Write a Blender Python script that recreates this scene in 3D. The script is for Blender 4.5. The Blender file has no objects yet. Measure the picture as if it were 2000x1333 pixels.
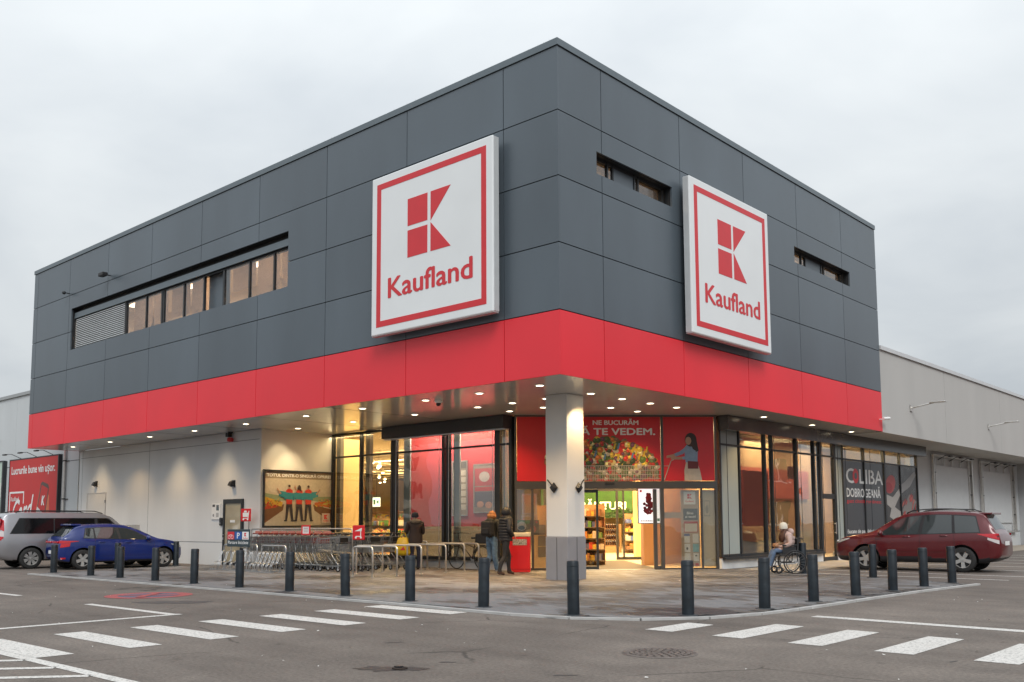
import bpy, bmesh, math, random
from mathutils import Vector, Matrix
random.seed(7)
SC = bpy.context.scene
COL = SC.collection
R = math.radians

# ---------------------------------------------------------------- camera
cam_d = bpy.data.cameras.new('camera')
cam = bpy.data.objects.new('camera', cam_d)
COL.objects.link(cam)
cam_d.sensor_width = 36.0
cam_d.lens = 36.0 * 1838.93 / 2000.0
cam_d.shift_y = 0.0877
cam_d.clip_end = 3000
_p, _y, _r = 0.0966, 0.7341, -0.0052
_F = Vector((-math.sin(_y) * math.cos(_p), math.cos(_y) * math.cos(_p), math.sin(_p)))
_R0 = Vector((math.cos(_y), math.sin(_y), 0))
_U0 = _R0.cross(_F)
_Rr = _R0 * math.cos(_r) + _U0 * math.sin(_r)
_Ur = -_R0 * math.sin(_r) + _U0 * math.cos(_r)
cm = Matrix((_Rr, _Ur, -_F)).transposed().to_4x4()
cm.translation = Vector((11.96, -14.73, 1.367))
cam.matrix_world = cm
SC.camera = cam

# ---------------------------------------------------------------- sky
world = bpy.data.worlds.new('World')
SC.world = world
world.use_nodes = True
wt = world.node_tree
wt.nodes.clear()
def wn(t): return wt.nodes.new(t)
SUN_EL, SUN_AZ = R(44), R(128)          # azimuth from +Y towards +X
sky = wn('ShaderNodeTexSky'); sky.sky_type = 'NISHITA'; sky.sun_disc = False
sky.sun_elevation = SUN_EL; sky.sun_rotation = SUN_AZ
tc = wn('ShaderNodeTexCoord')
sep = wn('ShaderNodeSeparateXYZ'); wt.links.new(tc.outputs['Generated'], sep.inputs[0])
# clouds: project the direction on a flat layer overhead
zc = wn('ShaderNodeMath'); zc.operation = 'MAXIMUM'; zc.inputs[1].default_value = 0.0
wt.links.new(sep.outputs['Z'], zc.inputs[0])
za = wn('ShaderNodeMath'); za.operation = 'ADD'; za.inputs[1].default_value = 0.22
wt.links.new(zc.outputs[0], za.inputs[0])
dv = wn('ShaderNodeVectorMath'); dv.operation = 'DIVIDE'
wt.links.new(tc.outputs['Generated'], dv.inputs[0])
cmb = wn('ShaderNodeCombineXYZ')
for i in range(3): wt.links.new(za.outputs[0], cmb.inputs[i])
wt.links.new(cmb.outputs[0], dv.inputs[1])
ns = wn('ShaderNodeTexNoise'); ns.inputs['Scale'].default_value = 1.6; ns.inputs['Detail'].default_value = 5
ns.inputs['Roughness'].default_value = 0.5; ns.inputs['Distortion'].default_value = 0.35
wt.links.new(dv.outputs[0], ns.inputs['Vector'])
rp = wn('ShaderNodeValToRGB')
rp.color_ramp.elements[0].position = 0.34; rp.color_ramp.elements[0].color = (0.525, 0.565, 0.60, 1)
rp.color_ramp.elements[1].position = 0.62; rp.color_ramp.elements[1].color = (0.645, 0.68, 0.70, 1)
wt.links.new(ns.outputs['Fac'], rp.inputs[0])
# overcast luminance: brighter towards the zenith
g1 = wn('ShaderNodeMath'); g1.operation = 'MULTIPLY_ADD'; g1.inputs[1].default_value = 1.15; g1.inputs[2].default_value = 0.74
wt.links.new(zc.outputs[0], g1.inputs[0])
vm = wn('ShaderNodeVectorMath'); vm.operation = 'SCALE'
wt.links.new(rp.outputs['Color'], vm.inputs[0]); wt.links.new(g1.outputs[0], vm.inputs['Scale'])
b1 = wn('ShaderNodeBackground'); b1.inputs['Strength'].default_value = 0.05
wt.links.new(sky.outputs[0], b1.inputs['Color'])
b2 = wn('ShaderNodeBackground'); b2.inputs['Strength'].default_value = 1.0
wt.links.new(vm.outputs[0], b2.inputs['Color'])
mx = wn('ShaderNodeMixShader'); mx.inputs[0].default_value = 0.93
wt.links.new(b1.outputs[0], mx.inputs[1]); wt.links.new(b2.outputs[0], mx.inputs[2])
wo = wn('ShaderNodeOutputWorld'); wt.links.new(mx.outputs[0], wo.inputs[0])

# ---------------------------------------------------------------- sun
sl = bpy.data.lights.new('sun', 'SUN'); sl.energy = 1.5; sl.angle = R(25); sl.color = (1.0, 0.975, 0.94)
sun = bpy.data.objects.new('sun', sl); COL.objects.link(sun)
sd = Vector((math.sin(SUN_AZ) * math.cos(SUN_EL), math.cos(SUN_AZ) * math.cos(SUN_EL), math.sin(SUN_EL)))
sun.rotation_euler = sd.to_track_quat('Z', 'Y').to_euler()

# ---------------------------------------------------------------- exposure
SC.view_settings.view_transform = 'Standard'
SC.view_settings.look = 'None'
SC.view_settings.exposure = 0.25
SC.view_settings.gamma = 1.0
SC.view_settings.use_curve_mapping = False
SC.cycles.max_bounces = 7
SC.cycles.transparent_max_bounces = 12
SC.cycles.caustics_reflective = False
SC.cycles.caustics_refractive = False
SC.cycles.sample_clamp_indirect = 4.0

# ================================================================ helpers
MATS = {}
def mat(name, col, rough=0.6, metal=0.0, var=0.06, scale=3.0, bump=0.0, bscale=60.0, spec=0.5, emit=None, coat=0.0, stretch=None):
    if name in MATS: return MATS[name]
    m = bpy.data.materials.new(name); m.use_nodes = True
    t = m.node_tree; b = t.nodes['Principled BSDF']
    b.inputs['Roughness'].default_value = rough; b.inputs['Metallic'].default_value = metal
    b.inputs['Specular IOR Level'].default_value = spec
    if coat: b.inputs['Coat Weight'].default_value = coat; b.inputs['Coat Roughness'].default_value = 0.06
    c = (*col, 1)
    b.inputs['Base Color'].default_value = c
    if var > 0:
        n = t.nodes.new('ShaderNodeTexNoise'); n.inputs['Scale'].default_value = scale; n.inputs['Detail'].default_value = 6
        co = t.nodes.new('ShaderNodeTexCoord')
        if stretch:
            mp = t.nodes.new('ShaderNodeMapping'); mp.inputs['Scale'].default_value = stretch
            t.links.new(co.outputs['Object'], mp.inputs[0]); t.links.new(mp.outputs[0], n.inputs['Vector'])
        else:
            t.links.new(co.outputs['Object'], n.inputs['Vector'])
        r = t.nodes.new('ShaderNodeValToRGB')
        r.color_ramp.elements[0].position = 0.3; r.color_ramp.elements[1].position = 0.7
        r.color_ramp.elements[0].color = tuple(max(0, x * (1 - var)) for x in col) + (1,)
        r.color_ramp.elements[1].color = tuple(min(1, x * (1 + var)) for x in col) + (1,)
        t.links.new(n.outputs['Fac'], r.inputs[0]); t.links.new(r.outputs[0], b.inputs['Base Color'])
        rr = t.nodes.new('ShaderNodeMapRange'); rr.inputs['To Min'].default_value = max(0.02, rough * (1 - var * 1.5)); rr.inputs['To Max'].default_value = min(1, rough * (1 + var * 1.5))
        t.links.new(n.outputs['Fac'], rr.inputs[0]); t.links.new(rr.outputs[0], b.inputs['Roughness'])
    if bump > 0:
        n2 = t.nodes.new('ShaderNodeTexNoise'); n2.inputs['Scale'].default_value = bscale; n2.inputs['Detail'].default_value = 4
        co2 = t.nodes.new('ShaderNodeTexCoord'); t.links.new(co2.outputs['Object'], n2.inputs['Vector'])
        bp = t.nodes.new('ShaderNodeBump'); bp.inputs['Strength'].default_value = bump; bp.inputs['Distance'].default_value = 0.02
        t.links.new(n2.outputs['Fac'], bp.inputs['Height']); t.links.new(bp.outputs[0], b.inputs['Normal'])
    if emit:
        b.inputs['Emission Color'].default_value = (*emit[0], 1); b.inputs['Emission Strength'].default_value = emit[1]
    MATS[name] = m
    return m

def glass_mat(name, tint=(0.86, 0.9, 0.88), ior=1.6, rough=0.012, boost=2.3):
    if name in MATS: return MATS[name]
    m = bpy.data.materials.new(name); m.use_nodes = True
    t = m.node_tree; t.nodes.clear()
    o = t.nodes.new('ShaderNodeOutputMaterial'); mxs = t.nodes.new('ShaderNodeMixShader')
    tr = t.nodes.new('ShaderNodeBsdfTransparent'); tr.inputs[0].default_value = (*tint, 1)
    gl = t.nodes.new('ShaderNodeBsdfGlossy'); gl.inputs['Roughness'].default_value = rough
    lw = t.nodes.new('ShaderNodeLayerWeight'); lw.inputs['Blend'].default_value = 0.5
    pw = t.nodes.new('ShaderNodeMath'); pw.operation = 'POWER'; pw.inputs[1].default_value = 4.0; t.links.new(lw.outputs['Facing'], pw.inputs[0])
    fr = t.nodes.new('ShaderNodeMath'); fr.operation = 'MULTIPLY_ADD'; fr.inputs[1].default_value = 0.85; fr.inputs[2].default_value = (ior-1)**2/(ior+1)**2*boost
    t.links.new(pw.outputs[0], fr.inputs[0])
    nz = t.nodes.new('ShaderNodeTexNoise'); nz.inputs['Scale'].default_value = 0.7
    co = t.nodes.new('ShaderNodeTexCoord'); t.links.new(co.outputs['Object'], nz.inputs['Vector'])
    bp = t.nodes.new('ShaderNodeBump'); bp.inputs['Strength'].default_value = 0.06; bp.inputs['Distance'].default_value = 0.1
    t.links.new(nz.outputs['Fac'], bp.inputs['Height']); t.links.new(bp.outputs[0], gl.inputs['Normal'])
    t.links.new(fr.outputs[0], mxs.inputs[0]); t.links.new(tr.outputs[0], mxs.inputs[1]); t.links.new(gl.outputs[0], mxs.inputs[2])
    t.links.new(mxs.outputs[0], o.inputs[0])
    MATS[name] = m
    return m

class MB:
    """collects faces of one mesh object; mi = material slot of the faces added next"""
    def __init__(s): s.v = []; s.f = []; s.m = []; s.mi = 0
    def add(s, vs, fs):
        o = len(s.v); s.v += [tuple(a) for a in vs]
        for f in fs: s.f.append(tuple(i + o for i in f)); s.m.append(s.mi)
        return s
    def box(s, x0, x1, y0, y1, z0, z1):
        return s.add([(x0,y0,z0),(x1,y0,z0),(x1,y1,z0),(x0,y1,z0),(x0,y0,z1),(x1,y0,z1),(x1,y1,z1),(x0,y1,z1)],
                     [(0,3,2,1),(4,5,6,7),(0,1,5,4),(1,2,6,5),(2,3,7,6),(3,0,4,7)])
    def bevbox(s, x0, x1, y0, y1, z0, z1, b=0.01):
        bm = bmesh.new(); bmesh.ops.create_cube(bm, size=1)
        for v in bm.verts: v.co = Vector(((x0+x1)/2 + v.co.x*(x1-x0), (y0+y1)/2 + v.co.y*(y1-y0), (z0+z1)/2 + v.co.z*(z1-z0)))
        bmesh.ops.bevel(bm, geom=bm.edges[:] , offset=b, segments=2, affect='EDGES', profile=0.5)
        bm.verts.index_update()
        s.add([v.co for v in bm.verts], [[v.index for v in f.verts] for f in bm.faces]); bm.free(); return s
    def tube(s, pts, r, n=6, caps=True, closed=False):
        pts = [Vector(p) for p in pts]; N = len(pts)
        rs = r if isinstance(r, (list, tuple)) else [r] * N
        vs = []; fs = []; up = None
        for i, p in enumerate(pts):
            a = pts[(i - 1) % N] if (i > 0 or closed) else p; c = pts[(i + 1) % N] if (i < N - 1 or closed) else p
            d = (c - a)
            if d.length < 1e-9: d = Vector((0, 0, 1))
            d.normalize()
            if up is None:
                up = Vector((0, 0, 1)) if abs(d.z) < 0.9 else Vector((1, 0, 0))
            x = up.cross(d)
            if x.length < 1e-6: x = Vector((1, 0, 0)).cross(d)
            x.normalize(); yv = d.cross(x); up = yv
            for k in range(n):
                t = 2 * math.pi * k / n
                vs.append(p + x * math.cos(t) * rs[i] + yv * math.sin(t) * rs[i])
        for i in range(N if closed else N - 1):
            j = (i + 1) % N
            for k in range(n):
                l = (k + 1) % n
                fs.append((i*n+k, i*n+l, j*n+l, j*n+k))
        if caps and not closed:
            fs.append(tuple(range(n - 1, -1, -1))); fs.append(tuple((N-1)*n + k for k in range(n)))
        return s.add(vs, fs)
    def cyl(s, p, r, z0, z1, n=16, r1=None):
        r1 = r if r1 is None else r1
        vs = []; 
        for z, q in ((z0, r), (z1, r1)):
            for k in range(n): vs.append((p[0] + q*math.cos(2*math.pi*k/n), p[1] + q*math.sin(2*math.pi*k/n), z))
        return s.add(vs, [(k, (k+1)%n, n+(k+1)%n, n+k) for k in range(n)] + [tuple(range(n-1,-1,-1)), tuple(range(n, 2*n))])
    def lathe(s, prof, axis='z', c=(0,0,0), n=20):
        vs = []; fs = []; M = len(prof)
        for k in range(n):
            t = 2*math.pi*k/n
            for r, h in prof:
                if axis == 'z': q = (r*math.cos(t), r*math.sin(t), h)
                elif axis == 'y': q = (r*math.cos(t), h, r*math.sin(t))
                else: q = (h, r*math.cos(t), r*math.sin(t))
                vs.append((c[0]+q[0], c[1]+q[1], c[2]+q[2]))
        for k in range(n):
            l = (k+1) % n
            for i in range(M-1): fs.append((k*M+i, l*M+i, l*M+i+1, k*M+i+1))
        return s.add(vs, fs)
    def ball(s, c, rx, ry=None, rz=None, nu=10, nv=7):
        ry = rx if ry is None else ry; rz = rx if rz is None else rz
        vs = [(c[0], c[1], c[2]-rz)]; fs = []
        for j in range(1, nv):
            ph = -math.pi/2 + math.pi*j/nv
            for k in range(nu):
                t = 2*math.pi*k/nu
                vs.append((c[0]+rx*math.cos(ph)*math.cos(t), c[1]+ry*math.cos(ph)*math.sin(t), c[2]+rz*math.sin(ph)))
        vs.append((c[0], c[1], c[2]+rz)); T = len(vs)-1
        for k in range(nu):
            l = (k+1) % nu
            fs.append((0, 1+l, 1+k)); fs.append((T, T-nu+k, T-nu+l))
            for j in range(nv-2): fs.append((1+j*nu+k, 1+j*nu+l, 1+(j+1)*nu+l, 1+(j+1)*nu+k))
        return s.add(vs, fs)
    def poly(s, pts): return s.add(pts, [tuple(range(len(pts)))])
    def prism(s, pts, z0, z1):
        n = len(pts)
        return s.add([(p[0],p[1],z0) for p in pts] + [(p[0],p[1],z1) for p in pts],
                     [tuple(range(n-1,-1,-1)), tuple(range(n,2*n))] + [(k,(k+1)%n,n+(k+1)%n,n+k) for k in range(n)])
    def plate(s, pts, y0, y1):
        """outline in local x,z extruded from y0 (front) to y1 (back); pts counter-clockwise seen from -y"""
        n = len(pts)
        return s.add([(p[0],y0,p[1]) for p in pts] + [(p[0],y1,p[1]) for p in pts],
                     [tuple(range(n)), tuple(range(2*n-1,n-1,-1))] + [((k+1)%n,k,n+k,n+(k+1)%n) for k in range(n)])
    def mesh(s, name, mats, smooth=False):
        me = bpy.data.meshes.new(name); me.from_pydata(s.v, [], s.f)
        for m in (mats if isinstance(mats, (list, tuple)) else [mats]): me.materials.append(m)
        me.polygons.foreach_set('material_index', s.m)
        if smooth: me.polygons.foreach_set('use_smooth', [True]*len(me.polygons))
        me.update(); return me

def link(name, me, parent=None, loc=None, rz=0.0):
    o = bpy.data.objects.new(name, me); COL.objects.link(o)
    if parent is not None: o.parent = parent
    if loc is not None: o.location = loc
    if rz: o.rotation_euler = (0, 0, rz)
    return o
def obj(name, mb, mats, parent=None, loc=None, rz=0.0, smooth=False, auto=None):
    me = mb.mesh(name, mats, smooth)
    if auto is not None:
        me.polygons.foreach_set('use_smooth', [True]*len(me.polygons)); me.set_sharp_from_angle(angle=R(auto))
    return link(name, me, parent, loc, rz)
def tag(o, label=None, cat=None, group=None, kind=None):
    if label: o['label'] = label
    if cat: o['category'] = cat
    if group: o['group'] = group
    if kind: o['kind'] = kind
    return o
def thing(name, label, cat, loc=(0,0,0), rz=0.0, group=None):
    return tag(link(name, None, None, loc, rz), label, cat, group)
def copy_tree(o, parent=None):
    c = o.copy(); COL.objects.link(c); c.parent = parent
    for ch in o.children: copy_tree(ch, c)
    return c
def oval(cx, cz, rx, rz, n=12, rot=0.0):
    return [(cx + rx*math.cos(t)*math.cos(rot) - rz*math.sin(t)*math.sin(rot), cz + rx*math.cos(t)*math.sin(rot) + rz*math.sin(t)*math.cos(rot))
            for t in (2*math.pi*k/n for k in range(n))]
def rect(x0, x1, z0, z1): return [(x0,z0),(x1,z0),(x1,z1),(x0,z1)]
def fillet(pts, r, n=5):
    """round the inner corners of a polyline"""
    pts = [Vector(p) for p in pts]; out = [pts[0]]
    for i in range(1, len(pts)-1):
        a = (pts[i-1]-pts[i]).normalized(); b = (pts[i+1]-pts[i]).normalized()
        p, q = pts[i]+a*r, pts[i]+b*r
        for k in range(n+1):
            t = k/n; out.append(p*(1-t)**2 + pts[i]*2*t*(1-t) + q*t*t)
    out.append(pts[-1]); return out

_TXT = {}
def text_geo(s, bold):
    if (s, bold) in _TXT: return _TXT[(s, bold)]
    cu = bpy.data.curves.new('t', 'FONT'); cu.body = s; cu.size = 1.0; cu.offset = bold; cu.resolution_u = 3
    o = bpy.data.objects.new('t', cu); COL.objects.link(o)
    dg = bpy.context.evaluated_depsgraph_get(); dg.update()
    me = o.evaluated_get(dg).to_mesh()
    vs = [tuple(v.co) for v in me.vertices]; fs = [tuple(p.vertices) for p in me.polygons]
    o.evaluated_get(dg).to_mesh_clear(); bpy.data.objects.remove(o); bpy.data.curves.remove(cu)
    xs = [v[0] for v in vs]; ys = [v[1] for v in vs]
    bb = (min(xs), max(xs), min(ys), max(ys))
    _TXT[(s, bold)] = (vs, fs, bb); return _TXT[(s, bold)]
def text(mb, s, x0, x1, z0, z1, y, bold=0.02, shear=0.0, slope=0.0):
    """flat lettering fitted to a box in local x,z at depth y, readable from -y"""
    vs, fs, bb = text_geo(s, 0.0)
    sx = (x1-x0)/(bb[1]-bb[0]); sz = (z1-z0)/(bb[3]-bb[2])
    h = z1-z0; b = bold*h*1.1
    for k, (dx, dz) in enumerate(((0,0),(b,0),(-b,0),(0,b*0.6),(0,-b*0.6)) if bold > 0 else ((0,0),)):
        mb.add([(x0+(v[0]-bb[0])*sx + shear*(v[1]-bb[2])*sz + dx, y-0.0002*k, z0+(v[1]-bb[2])*sz + slope*(v[0]-bb[0])*sx + dz) for v in vs], fs)
    return mb

# ================================================================ materials
M_GREY = mat('graphite cladding', (0.092, 0.115, 0.136), 0.33, 0.1, 0.12, 0.5, 0.10, 0.9, spec=0.6, stretch=(1,1,0.35))
M_RED = mat('red cladding', (0.80, 0.030, 0.045), 0.42, 0.0, 0.06, 0.35)
def per_object(m, amt=0.05):
    t = m.node_tree; b = t.nodes['Principled BSDF']; src = b.inputs['Base Color'].links[0].from_socket
    oi = t.nodes.new('ShaderNodeObjectInfo'); mr = t.nodes.new('ShaderNodeMapRange'); mr.inputs['To Min'].default_value = 1-amt; mr.inputs['To Max'].default_value = 1+amt
    hs = t.nodes.new('ShaderNodeHueSaturation'); t.links.new(oi.outputs['Random'], mr.inputs[0]); t.links.new(mr.outputs[0], hs.inputs['Value']); t.links.new(src, hs.inputs['Color']); t.links.new(hs.outputs[0], b.inputs['Base Color'])
per_object(M_GREY, 0.07); per_object(M_RED, 0.03)
M_BACK = mat('dark joint backing', (0.02, 0.02, 0.022), 0.9, var=0)  # near-black backing and strips seen in the joints
M_COPE = mat('grey coping', (0.13, 0.16, 0.18), 0.4, 0.2, 0.05)
M_WHITE = mat('white render wall', (0.70, 0.71, 0.71), 0.75, 0, 0.06, 0.8, 0.08, 120, stretch=(1,1,0.25))
M_WARMW = mat('cream wall', (0.74, 0.72, 0.66), 0.7, 0, 0.04, 0.6)
M_SOFF = mat('white soffit sheet', (0.60, 0.595, 0.58), 0.16, 0.0, 0.05, 0.8, spec=0.9)
M_FRAME = mat('dark aluminium', (0.035, 0.039, 0.043), 0.42, 0.3, 0.1, 4)
M_STEEL = mat('galvanised steel', (0.55, 0.56, 0.57), 0.33, 0.9, 0.1, 12)
M_STEELW = mat('brushed steel tube', (0.62, 0.60, 0.57), 0.35, 0.75, 0.08, 9)
M_BLACK = mat('black plastic', (0.015, 0.015, 0.017), 0.5, 0, 0.1)
M_SIGNW = mat('white sign face', (0.72, 0.745, 0.755), 0.35, 0, 0.03, 0.8, emit=((1,1,1),0.03))
M_SIGNR = mat('sign red', (0.63, 0.025, 0.035), 0.4, 0, 0.04)
M_SIGNS = mat('sign edge aluminium', (0.62, 0.64, 0.65), 0.4, 0.2, 0.05)
M_BOLL = mat('anthracite bollard paint', (0.007, 0.013, 0.019), 0.42, 0, 0.4, 6, 0.03, 90)
M_GLASS = glass_mat('storefront glass', (0.90,0.90,0.87))
M_GLASSR = glass_mat('coated glass', (0.66,0.68,0.66), 1.6, 0.012, 5.0)
M_GLASSD = glass_mat('office glass', (0.72, 0.70, 0.68), 1.55)
M_PRINTW = mat('print white', (0.8, 0.8, 0.79), 0.5, 0, 0.02)
M_PRINTR = mat('print red', (0.60, 0.012, 0.018), 0.35, 0, 0.05, 0.8)
M_FLOOR = mat('cream shop floor', (0.72, 0.64, 0.48), 0.25, 0, 0.04, 1.0)
M_LAMP = mat('downlight diffuser', (0.9, 0.9, 0.85), 0.5, var=0, emit=((1.0, 0.86, 0.62), 9.0))
M_CHROME = mat('zinc wire', (0.36, 0.375, 0.38), 0.38, 0.75, 0.1, 8)

def asphalt():
    m = bpy.data.materials.new('asphalt'); m.use_nodes = True; t = m.node_tree; b = t.nodes['Principled BSDF']
    co = t.nodes.new('ShaderNodeTexCoord')
    def noise(sc, det=6, dist=0.0, rough=0.55):
        n = t.nodes.new('ShaderNodeTexNoise'); n.inputs['Scale'].default_value = sc; n.inputs['Detail'].default_value = det
        n.inputs['Distortion'].default_value = dist; n.inputs['Roughness'].default_value = rough
        t.links.new(co.outputs['Object'], n.inputs['Vector']); return n
    def ramp(n, a, ca, bb, cb):
        r = t.nodes.new('ShaderNodeValToRGB'); r.color_ramp.elements[0].position = a; r.color_ramp.elements[1].position = bb
        r.color_ramp.elements[0].color = (*ca, 1); r.color_ramp.elements[1].color = (*cb, 1); t.links.new(n.outputs['Fac'], r.inputs[0]); return r
    def mul(a, bb, f=1.0):
        x = t.nodes.new('ShaderNodeMix'); x.data_type = 'RGBA'; x.blend_type = 'MULTIPLY'; x.inputs[0].default_value = f
        t.links.new(a, x.inputs[6]); t.links.new(bb, x.inputs[7]); return x.outputs[2]
    big = ramp(noise(0.22, 5, 0.6), 0.33, (0.122, 0.103, 0.089), 0.68, (0.186, 0.159, 0.138))
    mid = ramp(noise(1.3, 6, 0.8), 0.30, (0.80, 0.80, 0.80), 0.66, (1.06, 1.06, 1.06))
    fin = ramp(noise(24, 5, 0, 0.8), 0.30, (0.42, 0.42, 0.42), 0.70, (1.58, 1.56, 1.53))
    spk = t.nodes.new('ShaderNodeTexVoronoi'); spk.inputs['Scale'].default_value = 42; t.links.new(co.outputs['Object'], spk.inputs['Vector'])
    sr = t.nodes.new('ShaderNodeValToRGB'); sr.color_ramp.elements[0].position = 0.10; sr.color_ramp.elements[1].position = 0.22
    sr.color_ramp.elements[0].color = (1.45, 1.42, 1.38, 1); sr.color_ramp.elements[1].color = (1, 1, 1, 1); t.links.new(spk.outputs['Distance'], sr.inputs[0])
    st = ramp(noise(0.55, 4, 2.5), 0.24, (0.62, 0.60, 0.58), 0.34, (1, 1, 1))
    # hairline cracks and tyre streaks
    wv = t.nodes.new('ShaderNodeTexNoise'); wv.inputs['Scale'].default_value = 0.8; wv.inputs['Detail'].default_value = 5
    mp = t.nodes.new('ShaderNodeMapping'); mp.inputs['Rotation'].default_value = (0, 0, R(38)); mp.inputs['Scale'].default_value = (0.25, 2.2, 1)
    t.links.new(co.outputs['Object'], mp.inputs[0]); t.links.new(mp.outputs[0], wv.inputs['Vector'])
    wr = ramp(wv, 0.36, (0.86, 0.85, 0.85), 0.60, (1.04, 1.04, 1.04))
    dn = noise(1.1, 4); dm = t.nodes.new('ShaderNodeMix'); dm.data_type = 'VECTOR'; dm.inputs[0].default_value = 0.25
    t.links.new(co.outputs['Object'], dm.inputs[4]); t.links.new(dn.outputs['Color'], dm.inputs[5])
    ck = t.nodes.new('ShaderNodeTexVoronoi'); ck.feature = 'DISTANCE_TO_EDGE'; ck.inputs['Scale'].default_value = 0.42; t.links.new(dm.outputs[1], ck.inputs['Vector'])
    cr = t.nodes.new('ShaderNodeMapRange'); cr.inputs['From Min'].default_value = 0.002; cr.inputs['From Max'].default_value = 0.007; cr.inputs['To Min'].default_value = 0.45; cr.inputs['To Max'].default_value = 1.0; t.links.new(ck.outputs['Distance'], cr.inputs[0])
    msk = ramp(noise(0.5, 2), 0.50, (0, 0, 0), 0.58, (1, 1, 1)); cmx = t.nodes.new('ShaderNodeMix'); cmx.data_type = 'RGBA'; cmx.inputs[6].default_value = (1, 1, 1, 1)
    t.links.new(msk.outputs[0], cmx.inputs[0]); t.links.new(cr.outputs[0], cmx.inputs[7])
    od = t.nodes.new('ShaderNodeTexVoronoi'); od.inputs['Scale'].default_value = 1.3; t.links.new(co.outputs['Object'], od.inputs['Vector'])
    orr = t.nodes.new('ShaderNodeMapRange'); orr.inputs['From Min'].default_value = 0.03; orr.inputs['From Max'].default_value = 0.10; orr.inputs['To Min'].default_value = 0.62; orr.inputs['To Max'].default_value = 1.0; t.links.new(od.outputs['Distance'], orr.inputs[0])
    c = mul(big.outputs[0], mid.outputs[0]); c = mul(c, cmx.outputs[2]); c = mul(c, orr.outputs[0], 0.8); c = mul(c, fin.outputs[0], 0.8); c = mul(c, sr.outputs[0], 0.7); c = mul(c, st.outputs[0]); c = mul(c, wr.outputs[0])
    t.links.new(c, b.inputs['Base Color'])
    rr = t.nodes.new('ShaderNodeMapRange'); rr.inputs['To Min'].default_value = 0.55; rr.inputs['To Max'].default_value = 0.9
    t.links.new(mid.outputs[0], rr.inputs[0]); t.links.new(rr.outputs[0], b.inputs['Roughness'])
    bp = t.nodes.new('ShaderNodeBump'); bp.inputs['Strength'].default_value = 0.35; bp.inputs['Distance'].default_value = 0.008
    t.links.new(noise(70, 3, 0, 0.7).outputs['Fac'], bp.inputs['Height']); t.links.new(bp.outputs[0], b.inputs['Normal'])
    return m
def paint(name, col, wear=0.34):
    m = bpy.data.materials.new(name); m.use_nodes = True; t = m.node_tree; b = t.nodes['Principled BSDF']
    co = t.nodes.new('ShaderNodeTexCoord')
    n = t.nodes.new('ShaderNodeTexNoise'); n.inputs['Scale'].default_value = 26; n.inputs['Detail'].default_value = 8; n.inputs['Roughness'].default_value = 0.75
    t.links.new(co.outputs['Object'], n.inputs['Vector'])
    r = t.nodes.new('ShaderNodeValToRGB'); r.color_ramp.elements[0].position = wear; r.color_ramp.elements[1].position = wear + 0.10
    r.color_ramp.elements[0].color = (col[0]*0.33+0.05, col[1]*0.33+0.05, col[2]*0.33+0.05, 1); r.color_ramp.elements[1].color = (*col, 1)
    t.links.new(n.outputs['Fac'], r.inputs[0])
    n2 = t.nodes.new('ShaderNodeTexNoise'); n2.inputs['Scale'].default_value = 1.7; n2.inputs['Detail'].default_value = 4
    t.links.new(co.outputs['Object'], n2.inputs['Vector'])
    r2 = t.nodes.new('ShaderNodeValToRGB'); r2.color_ramp.elements[0].color = (0.80, 0.79, 0.77, 1); r2.color_ramp.elements[1].color = (1.02, 1.02, 1.02, 1)
    t.links.new(n2.outputs['Fac'], r2.inputs[0])
    x = t.nodes.new('ShaderNodeMix'); x.data_type = 'RGBA'; x.blend_type = 'MULTIPLY'; x.inputs[0].default_value = 1
    t.links.new(r.outputs[0], x.inputs[6]); t.links.new(r2.outputs[0], x.inputs[7]); t.links.new(x.outputs[2], b.inputs['Base Color'])
    b.inputs['Roughness'].default_value = 0.7
    return m
M_ASPH = asphalt()
M_PAINT = paint('road paint', (0.68, 0.66, 0.63), 0.39)
M_PAINTR = paint('faded red road paint', (0.45, 0.09, 0.09), 0.42)
M_PAINTB = paint('faded blue road paint', (0.13, 0.12, 0.19), 0.42)

S = 4.361
ZL = [4.361, 5.708, 7.124, 8.544, 9.961, 11.363, 11.515]

# ================================================================ ground
g = tag(obj('ground', MB().add([(-400,-400,0),(400,-400,0),(400,400,0),(-400,400,0)], [(0,1,2,3)]), M_ASPH), kind='structure')
def stripe(name, pts, m=M_PAINT, z=0.004):
    return obj(name, MB().poly([(p[0], p[1], z) for p in pts]), m, g)
def line(a, b, w, name='painted_line', m=M_PAINT, z=0.004):
    d = (Vector(b)-Vector(a)).normalized(); n = Vector((-d.y, d.x)) * w/2
    a, b = Vector(a), Vector(b); return stripe(name, [a-n, b-n, b+n, a+n], m, z)
for k in range(8):                      # crossing on the left road
    y = -4.40 - 0.985*k
    stripe('crossing_stripe', [(-0.30,y-0.385),(1.72,y-0.385),(1.72,y),(-0.30,y)] if k < 6 else [(-0.30,y-0.40),(1.72,y-0.40),(1.72,y),(-0.30,y)])
    if k == 6: break
for k in range(6):                      # crossing on the right road
    x = 5.07 + 0.99*k; y0 = -4.6 - 0.05*k
    stripe('crossing_stripe', [(x,y0),(x+0.41,y0-0.01),(x+0.41,y0+1.63 - (0.62 if k == 0 else 0)),(x,y0+1.66 - (0.62 if k == 0 else 0))])
line((0.2,-10.78), (9.0,-10.78), 0.13)                 # edge of the hatched island
for k in range(7):
    x = 1.80 + 0.75*k; line((x,-10.85), (x-1.1,-12.1), 0.12)
line((-1.5,-13.5), (-1.5,-7.35), 0.15); line((-4.44,-7.46), (-1.575,-7.46), 0.15)
line((-9.2,-7.5), (-7.4,-7.46), 0.14)
line((6.0,-1.70), (6.4,-1.70), 0.22); line((6.4,-1.71), (14.0,-2.1), 0.24)
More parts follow.
